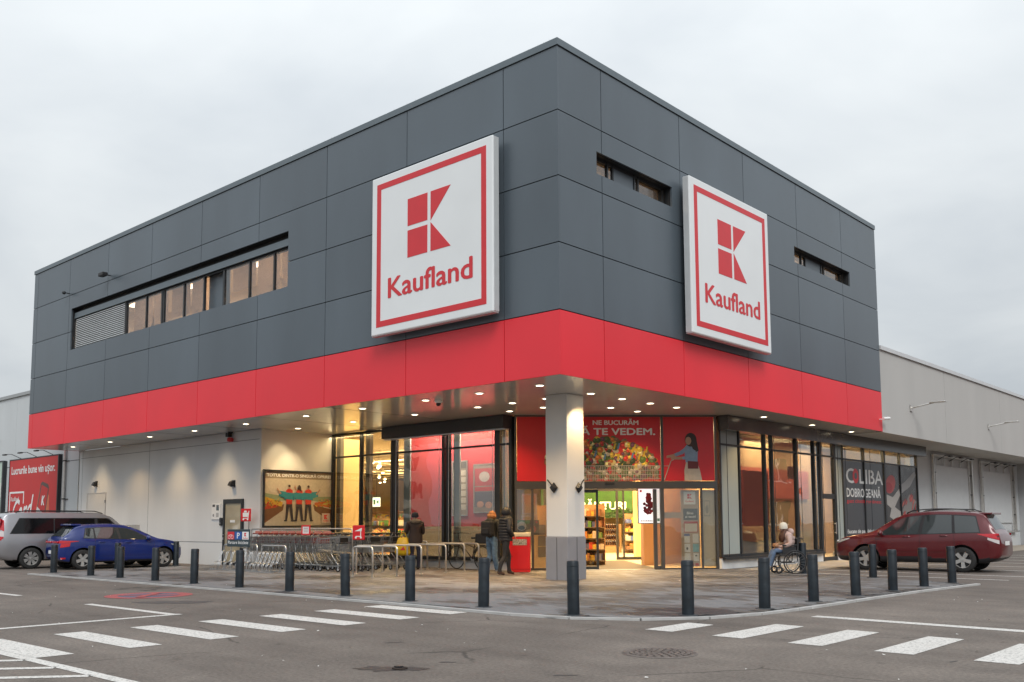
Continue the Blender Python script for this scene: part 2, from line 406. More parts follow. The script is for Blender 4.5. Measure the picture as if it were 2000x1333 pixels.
for y in (8.9, 11.4-1.2+0.35, 13.3, 15.6, 18.0, 20.4, 22.8, 25.2):
    line((0.6,y), (5.9,y-0.25), 0.12)
# faded no-stopping roundel on the asphalt
def disc(name, c, r0, r1, m, z, a0=0, a1=360, n=40):
    mb = MB(); a = [R(a0+(a1-a0)*k/n) for k in range(n+1)]
    for i in range(n):
        mb.poly([(c[0]+r0*math.cos(a[i]),c[1]+r0*math.sin(a[i]),z),(c[0]+r1*math.cos(a[i]),c[1]+r1*math.sin(a[i]),z),(c[0]+r1*math.cos(a[i+1]),c[1]+r1*math.sin(a[i+1]),z),(c[0]+r0*math.cos(a[i+1]),c[1]+r0*math.sin(a[i+1]),z)])
    return obj(name, mb, m, g)
disc('roundel_ring', (-5.5,-5.82), 0.56, 0.80, M_PAINTR, 0.004)
disc('roundel_field', (-5.5,-5.82), 0.0, 0.56, M_PAINTB, 0.004)
line((-5.9,-6.22), (-5.1,-5.42), 0.16, 'roundel_bar', M_PAINTR, 0.008)
line((-5.9,-5.42), (-5.1,-6.22), 0.16, 'roundel_bar', M_PAINTR, 0.012)
disc('roundel_ring', (11.0,2.4), 0.5, 0.75, M_PAINTR, 0.004)
# damp patches
def blob(name, c, rx, ry, rot, m, z=0.003, n=40, jag=0.25):
    ph = [random.uniform(0, 6.28) for _ in range(6)]; pts = []
    for k in range(n):
        t = 2*math.pi*k/n; rr = 1 + jag*(0.5*math.sin(2*t+ph[0])+0.35*math.sin(3*t+ph[1])+0.3*math.sin(5*t+ph[2])+0.25*math.sin(9*t+ph[3])+0.2*math.sin(14*t+ph[4]))
        x, y = rx*rr*math.cos(t), ry*rr*math.sin(t)
        pts.append((c[0]+x*math.cos(rot)-y*math.sin(rot), c[1]+x*math.sin(rot)+y*math.cos(rot), z))
    return obj(name, MB().poly(pts), m, g)
M_DAMP = mat('damp asphalt', (0.040, 0.033, 0.031), 0.6, 0, 0.3, 9, 0.2, 70)
M_TAR = mat('old tar patch', (0.075, 0.066, 0.062), 0.7, 0, 0.2, 20, 0.2, 70)
blob('damp_patch', (5.05,-8.82), 0.27, 0.15, R(42), M_DAMP, jag=0.45); blob('damp_patch', (5.25,-8.68), 0.13, 0.07, R(42), M_DAMP, 0.0034, jag=0.5)
blob('tar_patch', (-3.6,-6.30), 0.62, 0.30, R(50), M_TAR)
blob('tar_patch', (5.17,-8.17), 0.09, 0.03, R(42), M_TAR)
blob('tar_patch', (6.55,-8.05), 0.10, 0.03, R(40), M_TAR)
blob('tar_patch', (3.6,-7.5), 0.13, 0.02, R(60), M_TAR)
blob('tar_patch', (8.9,-4.98), 0.08, 0.015, R(80), M_TAR)
hole = thing('drain_cap', 'small broken dark drain cap in the damp patch at the bottom of the photo', 'drain cap', (5.14,-8.76,0))
obj('rim', MB().lathe([(0.075,0.004),(0.075,0.016),(0.05,0.018),(0.045,0.005)], n=16), mat('rusty iron', (0.04,0.028,0.022), 0.85, 0.3, 0.3, 30), hole)
obj('broken_cover', MB().box(-0.04,0.03,-0.035,0.02,0.005,0.03).box(-0.01,0.045,-0.01,0.04,0.006,0.022), M_BLACK, hole)
# manhole
mh = thing('manhole_cover', 'round cast iron manhole cover set in the asphalt by the right crossing', 'manhole', (6.41,-6.30,0))
M_IRON = mat('cast iron', (0.17, 0.145, 0.13), 0.6, 0.5, 0.25, 14, 0.2, 50)
obj('frame', MB().lathe([(0.32,0.003),(0.345,0.012),(0.375,0.012),(0.39,0.003)], n=40), M_IRON, mh)
obj('cover', MB().lathe([(0.0,0.005),(0.318,0.005),(0.318,0.002)], n=40), mat('manhole recess', (0.075,0.06,0.054), 0.8, 0.1, 0.3, 30), mh)
for ring, (rad, cnt) in enumerate(((0.06,5),(0.12,10),(0.18,15),(0.24,20),(0.295,24))):
    seg = MB().bevbox(-rad*math.pi/cnt*0.72, rad*math.pi/cnt*0.72, -0.022, 0.022, 0.004, 0.014, 0.004).mesh('stud', M_IRON)
    for k in range(cnt):
        t = 2*math.pi*(k+0.5*(ring % 2))/cnt
        link('stud', seg, mh, (rad*math.cos(t), rad*math.sin(t), 0), t+math.pi/2)
# bits of litter and leaves on the ground
M_LIT = mat('scrap of paper', (0.7,0.69,0.66), 0.8, 0, 0.1)
lit = MB()
for k in range(150):
    for _ in range(20):
        x, y = random.uniform(-12, 9), random.uniform(-11, 6)
        if not (y > -11.4 and x + (-y) > -14): continue
        break
    s = random.choice([0.008,0.010,0.014,0.02]); a = random.uniform(0,3.14)
    q = [(x+s*math.cos(a+t)*random.uniform(0.6,1.3), y+s*math.sin(a+t)*random.uniform(0.6,1.3), 0.034+random.uniform(0,0.012)) for t in (0,1.6,3.1,4.7)]
    if not (-15 < x < 5.4 and y > -4.1): q = [(p[0],p[1],p[2]-0.026) for p in q]
    lit.poly(q)
tag(obj('litter_specks', lit, M_LIT), 'tiny pale specks of litter scattered over asphalt and paving', 'litter', kind='stuff')

# ================================================================ plaza paving with kerb
KERB = [(-15.45,-4.22),(-8,-4.22),(0,-4.20),(1.6,-4.28),(2.6,-4.33),(3.3,-4.28),(3.95,-4.02),(4.5,-3.65),(4.95,-3.10),(5.25,-2.35),(5.40,-1.4),(5.46,0.2),(5.50,2.0),(5.60,4.2),(5.82,6.68)]
INNER = [(3.4,7.45),(1.4,8.25),(-1.4,9.4),(-1.4,12),(-16.4,12),(-16.6,2.0),(-15.9,-1.4)]
plaza_poly = KERB + INNER
def inside(x, y, P):
    c = False; j = len(P)-1
    for i in range(len(P)):
        if (P[i][1] > y) != (P[j][1] > y) and x < (P[j][0]-P[i][0])*(y-P[i][1])/(P[j][1]-P[i][1])+P[i][0]: c = not c
        j = i
    return c
M_BED = mat('sand joint', (0.10,0.095,0.09), 0.9, 0, 0.15, 8)
pl = tag(obj('plaza_pavement', MB().poly([(p[0],p[1],0.012) for p in plaza_poly]), M_BED), kind='structure')
PAV = [mat('paver light grey', (0.185,0.183,0.184), 0.62, 0, 0.16, 5, 0.15, 80), mat('paver grey', (0.130,0.126,0.125), 0.58, 0, 0.16, 5, 0.15, 80),
       mat('paver brown grey', (0.112,0.099,0.090), 0.6, 0, 0.16, 5, 0.15, 80), mat('paver dark', (0.050,0.047,0.047), 0.45, 0, 0.2, 5, 0.15, 80)]
PW, PD = 0.40, 0.20
def pn(x, y): return math.sin(x*0.9+1.3)*math.cos(y*1.1-0.4)+0.6*math.sin(x*1.9-y*1.4+2)+0.4*math.sin(x*0.45+y*2.7)
pav_mesh = []
for m in PAV:
    b = 0.008
    mb = MB(); x0,x1,y0,y1 = -PW/2+0.003,PW/2-0.003,-PD/2+0.003,PD/2-0.003
    mb.add([(x0,y0,0),(x1,y0,0),(x1,y1,0),(x0,y1,0),(x0,y0,0.012),(x1,y0,0.012),(x1,y1,0.012),(x0,y1,0.012),(x0+b,y0+b,0.017),(x1-b,y0+b,0.017),(x1-b,y1-b,0.017),(x0+b,y1-b,0.017)],
           [(0,1,5,4),(1,2,6,5),(2,3,7,6),(3,0,4,7),(4,5,9,8),(5,6,10,9),(6,7,11,10),(7,4,8,11),(8,9,10,11)])
    pav_mesh.append(mb.mesh('paver', m))
cells = []
row = 0; y = -4.12
while y < 9.0:
    x = -16.4 + (PW/2 if row % 2 else 0)
    while x < 5.8:
        if all(inside(x+dx, y+dy, plaza_poly) for dx in (-0.21,0.21) for dy in (-0.11,0.11)) and not (y > 2.0 and x < -13.9) and not (y > 4.8 and (x-y) < -10.5 and x < -1.6):
            d = pn(x, y) + random.gauss(0, 0.38)
            k = 3 if d > 0.80 else (0 if d < -0.30 else (1 if random.random() < 0.55 else 2))
            if y > 1.0 and k == 0 and random.random() < 0.55: k = 2
            if y < -3.55 and random.random() < 0.7: k = 0
            cells.append((math.hypot(x-11.96, y+14.73), x, y, k))
        x += PW
    y += PD; row += 1
cells.sort()
rest = MB()
for i, (d, x, y, k) in enumerate(cells):
    dz = random.uniform(-0.0018, 0.0018)
    if i < 300:
        link('paver', pav_mesh[k], pl, (x, y, 0.014+dz))
    else:
        rest.mi = k
        me = pav_mesh[k]
        rest.add([(v.co.x+x, v.co.y+y, v.co.z+0.014+dz) for v in me.vertices], [tuple(p.vertices) for p in me.polygons])
tag(obj('paver_field', rest, PAV, pl), kind='stuff')
# flush kerb stones
M_KERB = mat('concrete kerb', (0.42,0.415,0.405), 0.75, 0, 0.12, 3, 0.1, 60)
def along(P, step):
    out = []; carry = 0.0
    for a, b in zip(P, P[1:]):
        a, b = Vector(a), Vector(b); L = (b-a).length; t = carry
        while t < L: out.append(tuple(a+(b-a)*t/L)); t += step
        carry = t-L
    out.append(tuple(P[-1])); return out
kp = along(KERB, 1.0)
for a, b in zip(kp, kp[1:]):
    a, b = Vector(a), Vector(b); d = (b-a).normalized(); n = Vector((-d.y, d.x)); L = (b-a).length
    if L < 0.05: continue
    q = [(0.006,-0.045),(L-0.006,-0.045),(L-0.006,0.045),(0.006,0.045)]
    obj('kerb_stone', MB().prism(q, 0.0, 0.033+random.uniform(-0.002,0.002)), M_KERB, pl, (a.x, a.y, 0), math.atan2(d.y, d.x))
# tan strip by the right wall
tag(obj('wall_apron', MB().poly([(-1.65,9.5,0.006),(0.5,9.3,0.006),(0.6,41,0.006),(-1.9,41,0.006)]), mat('beige concrete strip', (0.36,0.31,0.25), 0.8, 0, 0.12, 2, 0.1, 60)), kind='structure')

# ================================================================ the supermarket
B = thing('supermarket_building', 'corner supermarket with graphite panelled upper storey, red band and glazed ground floor', 'building')
GAP = 0.011
def cells_minus(x0, x1, z0, z1, wins):
    """rectangle minus window rectangles -> rectangles"""
    rs = [(x0, x1, z0, z1)]
    for (a, b, c, d) in wins:
        out = []
        for (p, q, r, s) in rs:
            if b <= p or a >= q or d <= r or c >= s: out.append((p,q,r,s)); continue
            if c > r: out.append((p,q,r,c))
            if d < s: out.append((p,q,d,s))
            r2, s2 = max(r,c), min(s,d)
            if a > p: out.append((p,a,r2,s2))
            if b < q: out.append((b,q,r2,s2))
        rs = out
    return rs
LX = [-27.15,-26.78] + [-(1.54+3.18*k) for k in range(7,-1,-1)] + [0.0]
RY = [0.0,1.52,4.74,7.96,11.18,14.40,17.29]
STRIP = (-23.57,-9.62,7.85,9.42)
RW = [(1.33,4.36,8.94,9.44),(10.97,15.0,8.94,9.42)]
for r in range(5):
    z0, z1 = ZL[r], ZL[r+1]
    for a, b in zip(LX, LX[1:]):
        mb = MB()
        for (p,q,s,t) in cells_minus(a+(GAP if a > -27.1 else 0), b-(GAP if b < 0 else 0), z0+(GAP if r else 0), z1-GAP, [STRIP]):
            if q-p > 0.004 and t-s > 0.004: mb.box(p,q,0.0,0.05,s,t)
        if mb.f: obj('cladding_panel', mb, M_GREY if r else M_RED, B)
    for a, b in zip(RY, RY[1:]):
        mb = MB()
        for (p,q,s,t) in cells_minus(a+(GAP if a > 0 else 0.051), b-(GAP if b < 17 else 0), z0+(GAP if r else 0), z1-GAP, RW):
            if q-p > 0.004 and t-s > 0.004: mb.box(-0.05,0.0,p,q,s,t)
        if mb.f: obj('cladding_panel', mb, M_GREY if r else M_RED, B)
# return on the left end
for r in range(5):
    obj('cladding_panel', MB().box(-27.15,-27.10,0.052,2.0,ZL[r]+(GAP if r else 0),ZL[r+1]-GAP), M_GREY if r else M_RED, B)
# dark backing behind the joints, with the window openings left free
bk = MB()
for (p,q,s,t) in cells_minus(-27.05,-0.06,S+0.02,11.40,[STRIP]): bk.box(p,q,0.056,0.075,s,t)
for (p,q,s,t) in cells_minus(0.08,17.28,S+0.02,11.40,RW): bk.box(-0.075,-0.056,p,q,s,t)
obj('backing', bk, M_BACK, B)
cp = MB()
cp.box(-27.17,0.03,-0.03,0.30,ZL[5]+0.004,ZL[6]).box(-0.30,0.03,0.301,17.30,ZL[5]+0.004,ZL[6]).box(-27.17,-26.9,0.301,17.3,ZL[5]+0.004,ZL[6])
obj('coping', cp, M_COPE, B)
sp = MB()                                # thin bird wires on the parapet
for k in range(180):
    x = -27 + 27*k/179; sp.tube([(x,0.12,ZL[6]),(x+random.uniform(-.03,.03),0.09+random.uniform(-.03,.05),ZL[6]+0.10)], 0.0022, 3, False)
for k in range(110):
    y = 0.2+17*k/109; sp.tube([(-0.12,y,ZL[6]),(-0.09+random.uniform(-.03,.05),y+random.uniform(-.03,.03),ZL[6]+0.10)], 0.0022, 3, False)
tag(obj('bird_spikes', sp, M_STEEL, B), kind='stuff')
obj('roof', MB().box(-26.9,-0.3,0.3,17.2,11.2,11.3), M_COPE, B)
obj('rear_wall', MB().box(-27.1,-0.1,17.0,17.2,S+0.3,11.2).box(-27.09,-27.0,2.0,17.0,S+0.3,11.2), M_GREY, B)
# soffit sheets
WALL = [(-27.12,2.05),(-13.9,2.05),(-13.9,4.85),(-5.65,4.88),(-1.65,8.90),(-1.65,25.2)]
sf = MB()
sf.poly([(p[0],p[1],S) for p in [(-27.05,0.05),(-0.05,0.05),(-0.05,17.29),(-1.6,17.29),(-1.6,8.88),(-5.63,4.83),(-13.95,4.83),(-13.95,2.0),(-27.05,2.0)]][::-1])
soffit = obj('soffit', sf, M_SOFF, B)
for x in [-(1.54+3.18*k) for k in range(8)]:
    if x < -14: obj('soffit_joint', MB().box(x-0.006,x+0.006,0.06,2.0,S-0.003,S+0.01), M_BACK, soffit)
    elif x < -5.6: obj('soffit_joint', MB().box(x-0.006,x+0.006,0.06,4.8,S-0.003,S+0.01), M_BACK, soffit)
DL = [(-25.05,.88),(-21.9,.88),(-18.92,.88),(-15.94,.88),(-12.95,.88),(-9.9,.88),(-7.41,.88),(-5.0,.9),(-3.18,.92),(-1.34,.93),(-1.34,2.78),(-1.38,4.09),(-1.36,5.29),(-1.35,6.51),
      (-.78,10.27),(-.78,13.49),(-.8,16.6),(-12.98,2.78),(-10.2,2.78),(-7.48,2.78),(-5.06,2.8),(-3.84,2.8),(-5.06,4.04),(-2.68,2.74),(-3.86,4.04),(-2.62,5.32),(-2.6,6.52)]
dl_ring = MB().lathe([(0.085,0.0),(0.085,-0.012),(0.115,-0.012),(0.118,0.0)], n=20).mesh('trim_ring', M_PRINTW)
dl_disc = MB().lathe([(0.0,-0.006),(0.084,-0.006)], n=20).mesh('downlight', M_LAMP)
for i, (x, y) in enumerate(DL):
    d = link('downlight', dl_disc, soffit, (x, y, S)); link('trim_ring', dl_ring, d)
    l = bpy.data.lights.new('downlight_lamp', 'SPOT'); l.energy = 170 if x > -6.5 else 105; l.color = (1.0, 0.64, 0.28); l.spot_size = R(112); l.spot_blend = 0.75; l.shadow_soft_size = 0.08
    lo = bpy.data.objects.new('downlight_lamp', l); COL.objects.link(lo); lo.location = (x, y, S-0.03); lo.parent = soffit
# wall-wash spots along the left wall
def spot(name, loc, target, e, size, blend, col=(1.0,0.80,0.52), par=soffit):
    l = bpy.data.lights.new(name, 'SPOT'); l.energy = e; l.color = col; l.spot_size = R(size); l.spot_blend = blend; l.shadow_soft_size = 0.05
    lo = bpy.data.objects.new(name, l); COL.objects.link(lo); lo.location = loc
    lo.rotation_euler = (Vector(target)-Vector(loc)).to_track_quat('-Z','Y').to_euler(); lo.parent = par
for x in (-25.05,-18.92,-15.94):
    spot('wall_washer_lamp', (x,1.0,S-0.04), (x,2.05,2.2), 26, 78, 1.0)

# ---- ground floor walls
w = MB()
w.box(-27.1,-13.9,2.05,2.25,0.0,S).box(-14.1,-13.9,2.251,4.92,0.0,S)
wall = obj('wall', w, M_WHITE, B)
M_JNT = mat('grey sealant', (0.17,0.175,0.18), 0.8, 0, 0.1)
for x in (-26.83,-21.2): obj('wall_joint', MB().box(x-0.006,x+0.006,2.046,2.06,0,S-0.02), M_JNT, wall)
obj('wall_joint', MB().box(-27.0,-14.0,2.044,2.06,4.038,4.052), M_JNT, wall); obj('wall_joint', MB().box(-27.0,-16.0,2.044,2.06,0.748,0.762), M_JNT, wall)
for q in ((-13.9,-5.66,4.80,4.99),(-1.80,-1.60,9.12,15.82),(-1.80,-1.60,17.05,25.3)):
    obj('plinth', MB().box(*q,0.0,0.30), mat('scuffed white plinth', (0.62,0.62,0.61), 0.8, 0, 0.14, 2.2, 0.05, 60), B)

# ---- glazing; local frames: x along the front, -y outwards
def glazing(loc, rz, mulls, z0, z1, transoms, name='window_frame', mat_=M_FRAME, skip=(), wid=None, glass=M_GLASS, par=B, depth=(-0.05,0.07)):
    mb = MB(); xs = [m_[0] for m_ in mulls]; ws = [m_[1] for m_ in mulls]
    for x, w_ in mulls: mb.box(x-w_/2, x+w_/2, depth[0], depth[1], z0, z1)
    for i in range(len(mulls)-1):
        a, b = xs[i]+ws[i]/2, xs[i+1]-ws[i+1]/2
        mb.box(a,b,depth[0]+0.01,depth[1]-0.01,z0,z0+0.07); mb.box(a,b,depth[0]+0.01,depth[1]-0.01,z1-0.06,z1)
        for t in transoms: mb.box(a,b,depth[0]+0.012,depth[1]-0.012,t-0.028,t+0.028)
    f = obj(name, mb, mat_, par, loc, rz)
    for i in range(len(mulls)-1):
        a, b = xs[i]+ws[i]/2, xs[i+1]-ws[i+1]/2; zz = [z0+0.07]+[t for t in transoms]+[z1-0.06]
        for j in range(len(zz)-1):
            if (i,j) in skip: continue
            lo_, hi_ = zz[j]+(0.028 if j else 0), zz[j+1]-(0.028 if j < len(zz)-2 else 0)
            obj('pane', MB().plate(rect(a,b,lo_,hi_),0.0,0.008), glass, f)
    return f
glA = glazing((0,4.85,0), 0, [(-13.86,0.08),(-12.37,0.09),(-10.80,0.10)], 0.30, S-0.02, [3.56])
glB = glazing((0,4.85,0), 0, [(-10.66,0.12),(-8.46,0.10),(-8.26,0.10),(-6.24,0.20),(-5.74,0.10)], 0.30, S-0.02, [3.56], skip=((1,0),(1,1)))
obj('sill', MB().box(-13.85,-5.66,4.70,4.80,0.27,0.36), M_FRAME, B); obj('sill', MB().box(-1.60,-1.50,9.14,15.80,0.27,0.34), M_FRAME, B)
glR = glazing((-1.65,9.12,0), R(90), [(0.05,0.08),(1.18,0.06),(2.79,0.08),(3.27,0.06),(4.96,0.12),(6.27,0.08),(6.72,0.10)], 0.34, S-0.02, [3.56], glass=M_GLASSR)
# slim white blind rails of the windows: guide cables
for x in (-10.52,-8.56,-8.15,-6.36,-5.84): obj('blind_guide', MB().tube([(x,4.74,0.4),(x,4.74,3.95)], 0.008, 6), M_STEEL, B)
for y in (9.42,12.0,12.36,14.18,15.5,15.85,17.1,17.75,20.0): obj('blind_guide', MB().tube([(-1.53,y,0.35),(-1.53,y,3.95)], 0.009, 6), M_FRAME, B)
# glass door in the right front
dr = obj('door', MB().box(0,0.07,-0.04,0.05,0,2.2).box(1.05,1.12,-0.04,0.05,0,2.2).box(0.07,1.05,-0.035,0.045,2.1,2.2).box(0.07,1.05,-0.035,0.045,0.02,0.14), M_FRAME, B, (-1.65,15.89,0), R(90))
obj('pane', MB().box(0.07,1.05,0,0.012,0.14,2.1), M_GLASS, dr); obj('handle', MB().tube([(0.95,-0.10,0.9),(0.95,-0.10,1.3)],0.014,8).tube([(0.95,-0.04,0.95),(0.95,-0.10,0.95)],0.01,6).tube([(0.95,-0.04,1.25),(0.95,-0.10,1.25)],0.01,6), M_STEEL, dr)
glazing((-1.65,15.89,0), R(90), [(0.035,0.07),(1.085,0.07)], 2.2, S-0.02, [3.56], name='transom_window')
# pale spandrel panes
M_PALE = mat('pale green grey panel', (0.32,0.365,0.355), 0.25, 0, 0.05, 0.7)
for a, b in ((9.22,10.22),(17.08,17.66)): obj('spandrel', MB().box(-1.647,-1.635,a,b,0.42,4.2), M_PALE, B)
# roller shutter boxes
M_SHUT = mat('dark shutter housing', (0.028,0.026,0.026), 0.3, 0.1, 0.1, 3)
obj('shutter_box', MB().bevbox(-10.86,-5.66,4.42,4.79,3.98,S-0.012,0.01), M_SHUT, B)
obj('shutter_box', MB().bevbox(-1.58,-1.22,9.0,25.2,3.94,S-0.012,0.01), mat('brown grey shutter housing', (0.07,0.062,0.058), 0.22, 0.2, 0.1, 3), B)
obj('shutter_rail', MB().box(-10.84,-5.68,4.50,4.70,3.945,3.975), M_STEEL, B)

# ---- corner entrance, chamfered at 45 degrees
EL, ER = (-5.65,4.88,0), R(45)
ef = MB()
ef.box(0,0.06,-0.06,0.08,0,S).box(5.67,5.73,-0.06,0.08,0,S).box(4.14,4.21,-0.062,0.08,2.49,S)
ef.box(0.06,5.67,-0.07,0.10,2.28,2.49)
ef.box(0.06,5.67,-0.05,0.07,S-0.05,S)
ef.box(0.46,0.53,-0.05,0.07,0,2.28).box(1.55,1.62,-0.05,0.07,0,2.28)
ef.box(0.06,0.46,-0.04,0.06,0,0.10).box(0.53,1.55,-0.04,0.06,0,0.09)
ef.box(3.90,4.00,-0.02,0.06,0,2.27).box(4.10,4.20,-0.058,0.07,0,2.28).box(4.0,4.10,-0.015,0.05,0,0.12).box(4.20,5.67,-0.05,0.06,0,0.07).box(5.25,5.30,-0.04,0.05,0.07,2.28)
ef_o = obj('entrance_frame', ef, mat('bronze grey aluminium', (0.075,0.07,0.066), 0.35, 0.4, 0.08, 4), B, EL, ER)
for a, b, d0 in ((0.06,0.46,0.0),(0.53,1.55,0.01),(4.0,4.10,0.02),(4.20,5.25,0.0),(5.30,5.67,0.0)):
    obj('pane', MB().box(a,b,d0,d0+0.012,0.10,2.27), M_GLASS, ef_o)
obj('door_leaf', MB().box(1.66,1.72,0.10,0.14,0.02,2.26).box(2.30,2.36,0.10,0.14,0.02,2.26).box(1.72,2.30,0.10,0.14,0.02,0.12).box(1.72,2.30,0.10,0.14,2.18,2.26), M_FRAME, ef_o)
obj('motion_sensor', MB().bevbox(2.55,2.80,-0.10,-0.072,2.40,2.46,0.006), M_BLACK, ef_o)
obj('threshold', MB().box(1.62,3.9,-0.12,0.10,0.028,0.040), M_STEEL, ef_o)

# ---- column at the corner
cl = obj('column', MB().bevbox(-2.34,-1.70,2.305,2.955,1.02,S-0.002,0.012), mat('column white paint', (0.66,0.655,0.64), 0.5, 0, 0.04, 1.2), B)
obj('base_cladding', MB().bevbox(-2.355,-1.685,2.29,2.97,0.02,1.02,0.012), mat('column grey guard', (0.25,0.25,0.27), 0.45, 0.1, 0.07, 2.0), cl)
obj('guard_joint', MB().box(-2.02,-2.012,2.284,2.29,0.03,1.01).box(-1.686,-1.679,2.62,2.628,0.03,1.01), M_BACK, cl)
for c, d in (((-2.08,2.30,2.16),'y'), ((-1.70,2.70,2.16),'x')):
    mb = MB()
    for s_ in (-1,):
        pass
    q = [(0.0,-0.13),(0.12,0.0),(0.0,0.13),(-0.12,0.0)]
    if d == 'y': 
        mb.add([(c[0]+u,c[1]-0.02,c[2]+v) for u,v in q]+[(c[0]+u*0.55,c[1]-0.10,c[2]+v*0.55) for u,v in q], [(0,1,5,4),(1,2,6,5),(2,3,7,6),(3,0,4,7),(4,5,6,7)]); mb.box(c[0]-0.02,c[0]+0.02,c[1]-0.02,c[1]+0.008,c[2]-0.02,c[2]+0.02); mb.tube([(c[0],c[1]-0.05,c[2]+0.02),(c[0]-0.17,c[1]-0.05,c[2]+0.19)],0.016,6)
    else:
        mb.add([(c[0]+0.02,c[1]+u,c[2]+v) for u,v in q]+[(c[0]+0.10,c[1]+u*0.55,c[2]+v*0.55) for u,v in q], [(0,1,5,4),(1,2,6,5),(2,3,7,6),(3,0,4,7),(4,5,6,7)]); mb.box(c[0]-0.008,c[0]+0.02,c[1]-0.02,c[1]+0.02,c[2]-0.02,c[2]+0.02); mb.tube([(c[0]+0.05,c[1],c[2]+0.02),(c[0]+0.05,c[1]+0.17,c[2]+0.19)],0.016,6)
    obj('marker_plate', mb, M_BLACK, cl)
spot('column_spot_lamp', (-1.34,2.6,S-0.05), (-1.75,2.62,2.6), 70, 70, 0.7)  # spot at soffit height aimed down at the column

# ---- office strip window, left front
rm = MB(); rm.box(-23.5,-9.7,3.2,3.3,7.4,9.6).box(-23.6,-9.6,0.5,3.3,7.4,7.5).box(-23.6,-9.6,0.5,3.3,9.6,9.7).box(-23.7,-23.6,0.4,3.3,7.4,9.7).box(-9.6,-9.5,0.4,3.3,7.4,9.7)
obj('office_room', rm, mat('office wall', (0.70,0.60,0.48), 0.8, 0, 0.08, 0.5), B)
for x in (-21.5,-18.0,-14.0,-11.0):
    obj('office_lamp', MB().box(x-0.6,x+0.6,1.5,1.7,9.52,9.56), mat('office tube', (1,1,1), 0.5, var=0, emit=((1.0,0.88,0.7),6)), B)
    l = bpy.data.lights.new('office_lamp_light','AREA'); l.energy = 62; l.size = 1.0; l.color = (1,0.86,0.72); lo = bpy.data.objects.new('office_lamp_light', l); COL.objects.link(lo); lo.location = (x,1.6,9.5); lo.parent = B
reveal = MB().box(-23.57,-9.62,0.078,0.40,9.42,9.47).box(-23.62,-23.57,0.078,0.40,7.80,9.47).box(-9.62,-9.57,0.078,0.40,7.80,9.47).box(-23.57,-9.62,0.078,0.30,7.80,7.85)
obj('window_reveal', reveal, M_FRAME, B)
sw = glazing((0,0.19,0), 0, [(-19.47,0.07),(-18.05,0.06),(-16.98,0.08),(-16.85,0.05),(-15.56,0.06),(-14.34,0.06),(-13.19,0.09),(-11.80,0.06),(-10.54,0.06),(-9.65,0.05)], 7.85, 9.06, [], glass=M_GLASSD, skip=((2,0),(5,0)), depth=(-0.03,0.05))
obj('infill_panel', MB().box(-14.35,-13.20,0.17,0.205,7.86,9.055), M_GREY, sw)
obj('dark_gap_plate', MB().box(-23.56,-9.63,0.245,0.29,9.0,9.415), M_BLACK, B); obj('blind_box', MB().box(-23.5,-9.63,0.10,0.22,9.07,9.26), M_COPE, B); obj('blind_rail', MB().box(-23.5,-9.63,0.085,0.10,9.05,9.08), M_COPE, B)  # black plate added to darken the gap above the blind box
slat = MB().box(-23.42,-19.52,-0.036,0.036,-0.004,0.004); sm_ = slat.mesh('slat', mat('silver slat', (0.68,0.70,0.71), 0.4, 0.2, 0.04, 2))
lv = obj('louvre', MB().box(-23.5,-19.50,0.19,0.21,7.86,9.05), M_BLACK, B)
for k in range(17):
    o = link('slat', sm_, lv, (0,0,7.89+k*0.0685)); o.rotation_euler = (R(52),0,0); o.location = (0,0.135,7.90+k*0.0685)
M_SCR = mat('pale roller screen', (0.66,0.62,0.58), 0.8, 0, 0.22, 2.0, stretch=(1.0,1.0,4.0))
_t = M_SCR.node_tree; _tb = _t.nodes.new('ShaderNodeBsdfTranslucent'); _tb.inputs[0].default_value = (0.8,0.68,0.56,1); _mx = _t.nodes.new('ShaderNodeMixShader'); _mx.inputs[0].default_value = 0.55
_t.links.new(_t.nodes['Principled BSDF'].outputs[0], _mx.inputs[1]); _t.links.new(_tb.outputs[0], _mx.inputs[2]); _t.links.new(_mx.outputs[0], _t.nodes['Material Output'].inputs[0])
for a, b, zz in ((-19.40,-18.1,7.9),(-18.0,-17.05,7.9),(-16.8,-15.62,8.1),(-15.5,-14.4,7.9),(-13.1,-11.85,8.35),(-11.75,-10.6,7.95),(-10.5,-9.7,7.9)):
    obj('roller_screen', MB().box(a,b,0.42,0.425,zz,9.2), M_SCR, B)
# ---- narrow windows, right front
for a, b, z0, z1 in RW:
    rv = MB().box(-0.40,-0.078,a-0.05,a,z0-0.05,z1+0.05).box(-0.40,-0.078,b,b+0.05,z0-0.05,z1+0.05).box(-0.40,-0.078,a,b,z1,z1+0.05).box(-0.40,-0.078,a,b,z0-0.05,z0)
    obj('window_reveal', rv, M_FRAME, B)
    L = b-a
    gw = glazing((-0.24,a,0), R(90), [(0.03,0.05),(L*0.23,0.05),(L*0.30,0.05),(L*0.58,0.05),(L*0.63,0.05),(L*0.97,0.05)], z0, z1, [], glass=M_GLASSD, depth=(-0.03,0.04), skip=((2,0),))
    obj('infill_panel', MB().box(L*0.30+0.03,L*0.58-0.03,-0.01,0.02,z0+0.05,z1-0.04), M_GREY, gw)
    obj('room_box', MB().box(-2.1,-2.0,a,b,8.2,9.8).box(-2.0,-0.42,a,b,9.55,9.6).box(-2.0,-0.42,a,b,8.3,8.35).box(-2.0,-0.42,a-0.12,a-0.06,8.2,9.8).box(-2.0,-0.42,b+0.06,b+0.12,8.2,9.8), MATS['office wall'], B)
    l = bpy.data.lights.new('office_lamp_light','AREA'); l.energy = 9 if a < 5 else 16; l.size = 0.8; l.color = (1,0.82,0.62); lo = bpy.data.objects.new('office_lamp_light', l); COL.objects.link(lo); lo.location = (-1.2,(a+b)/2,9.5); lo.parent = B

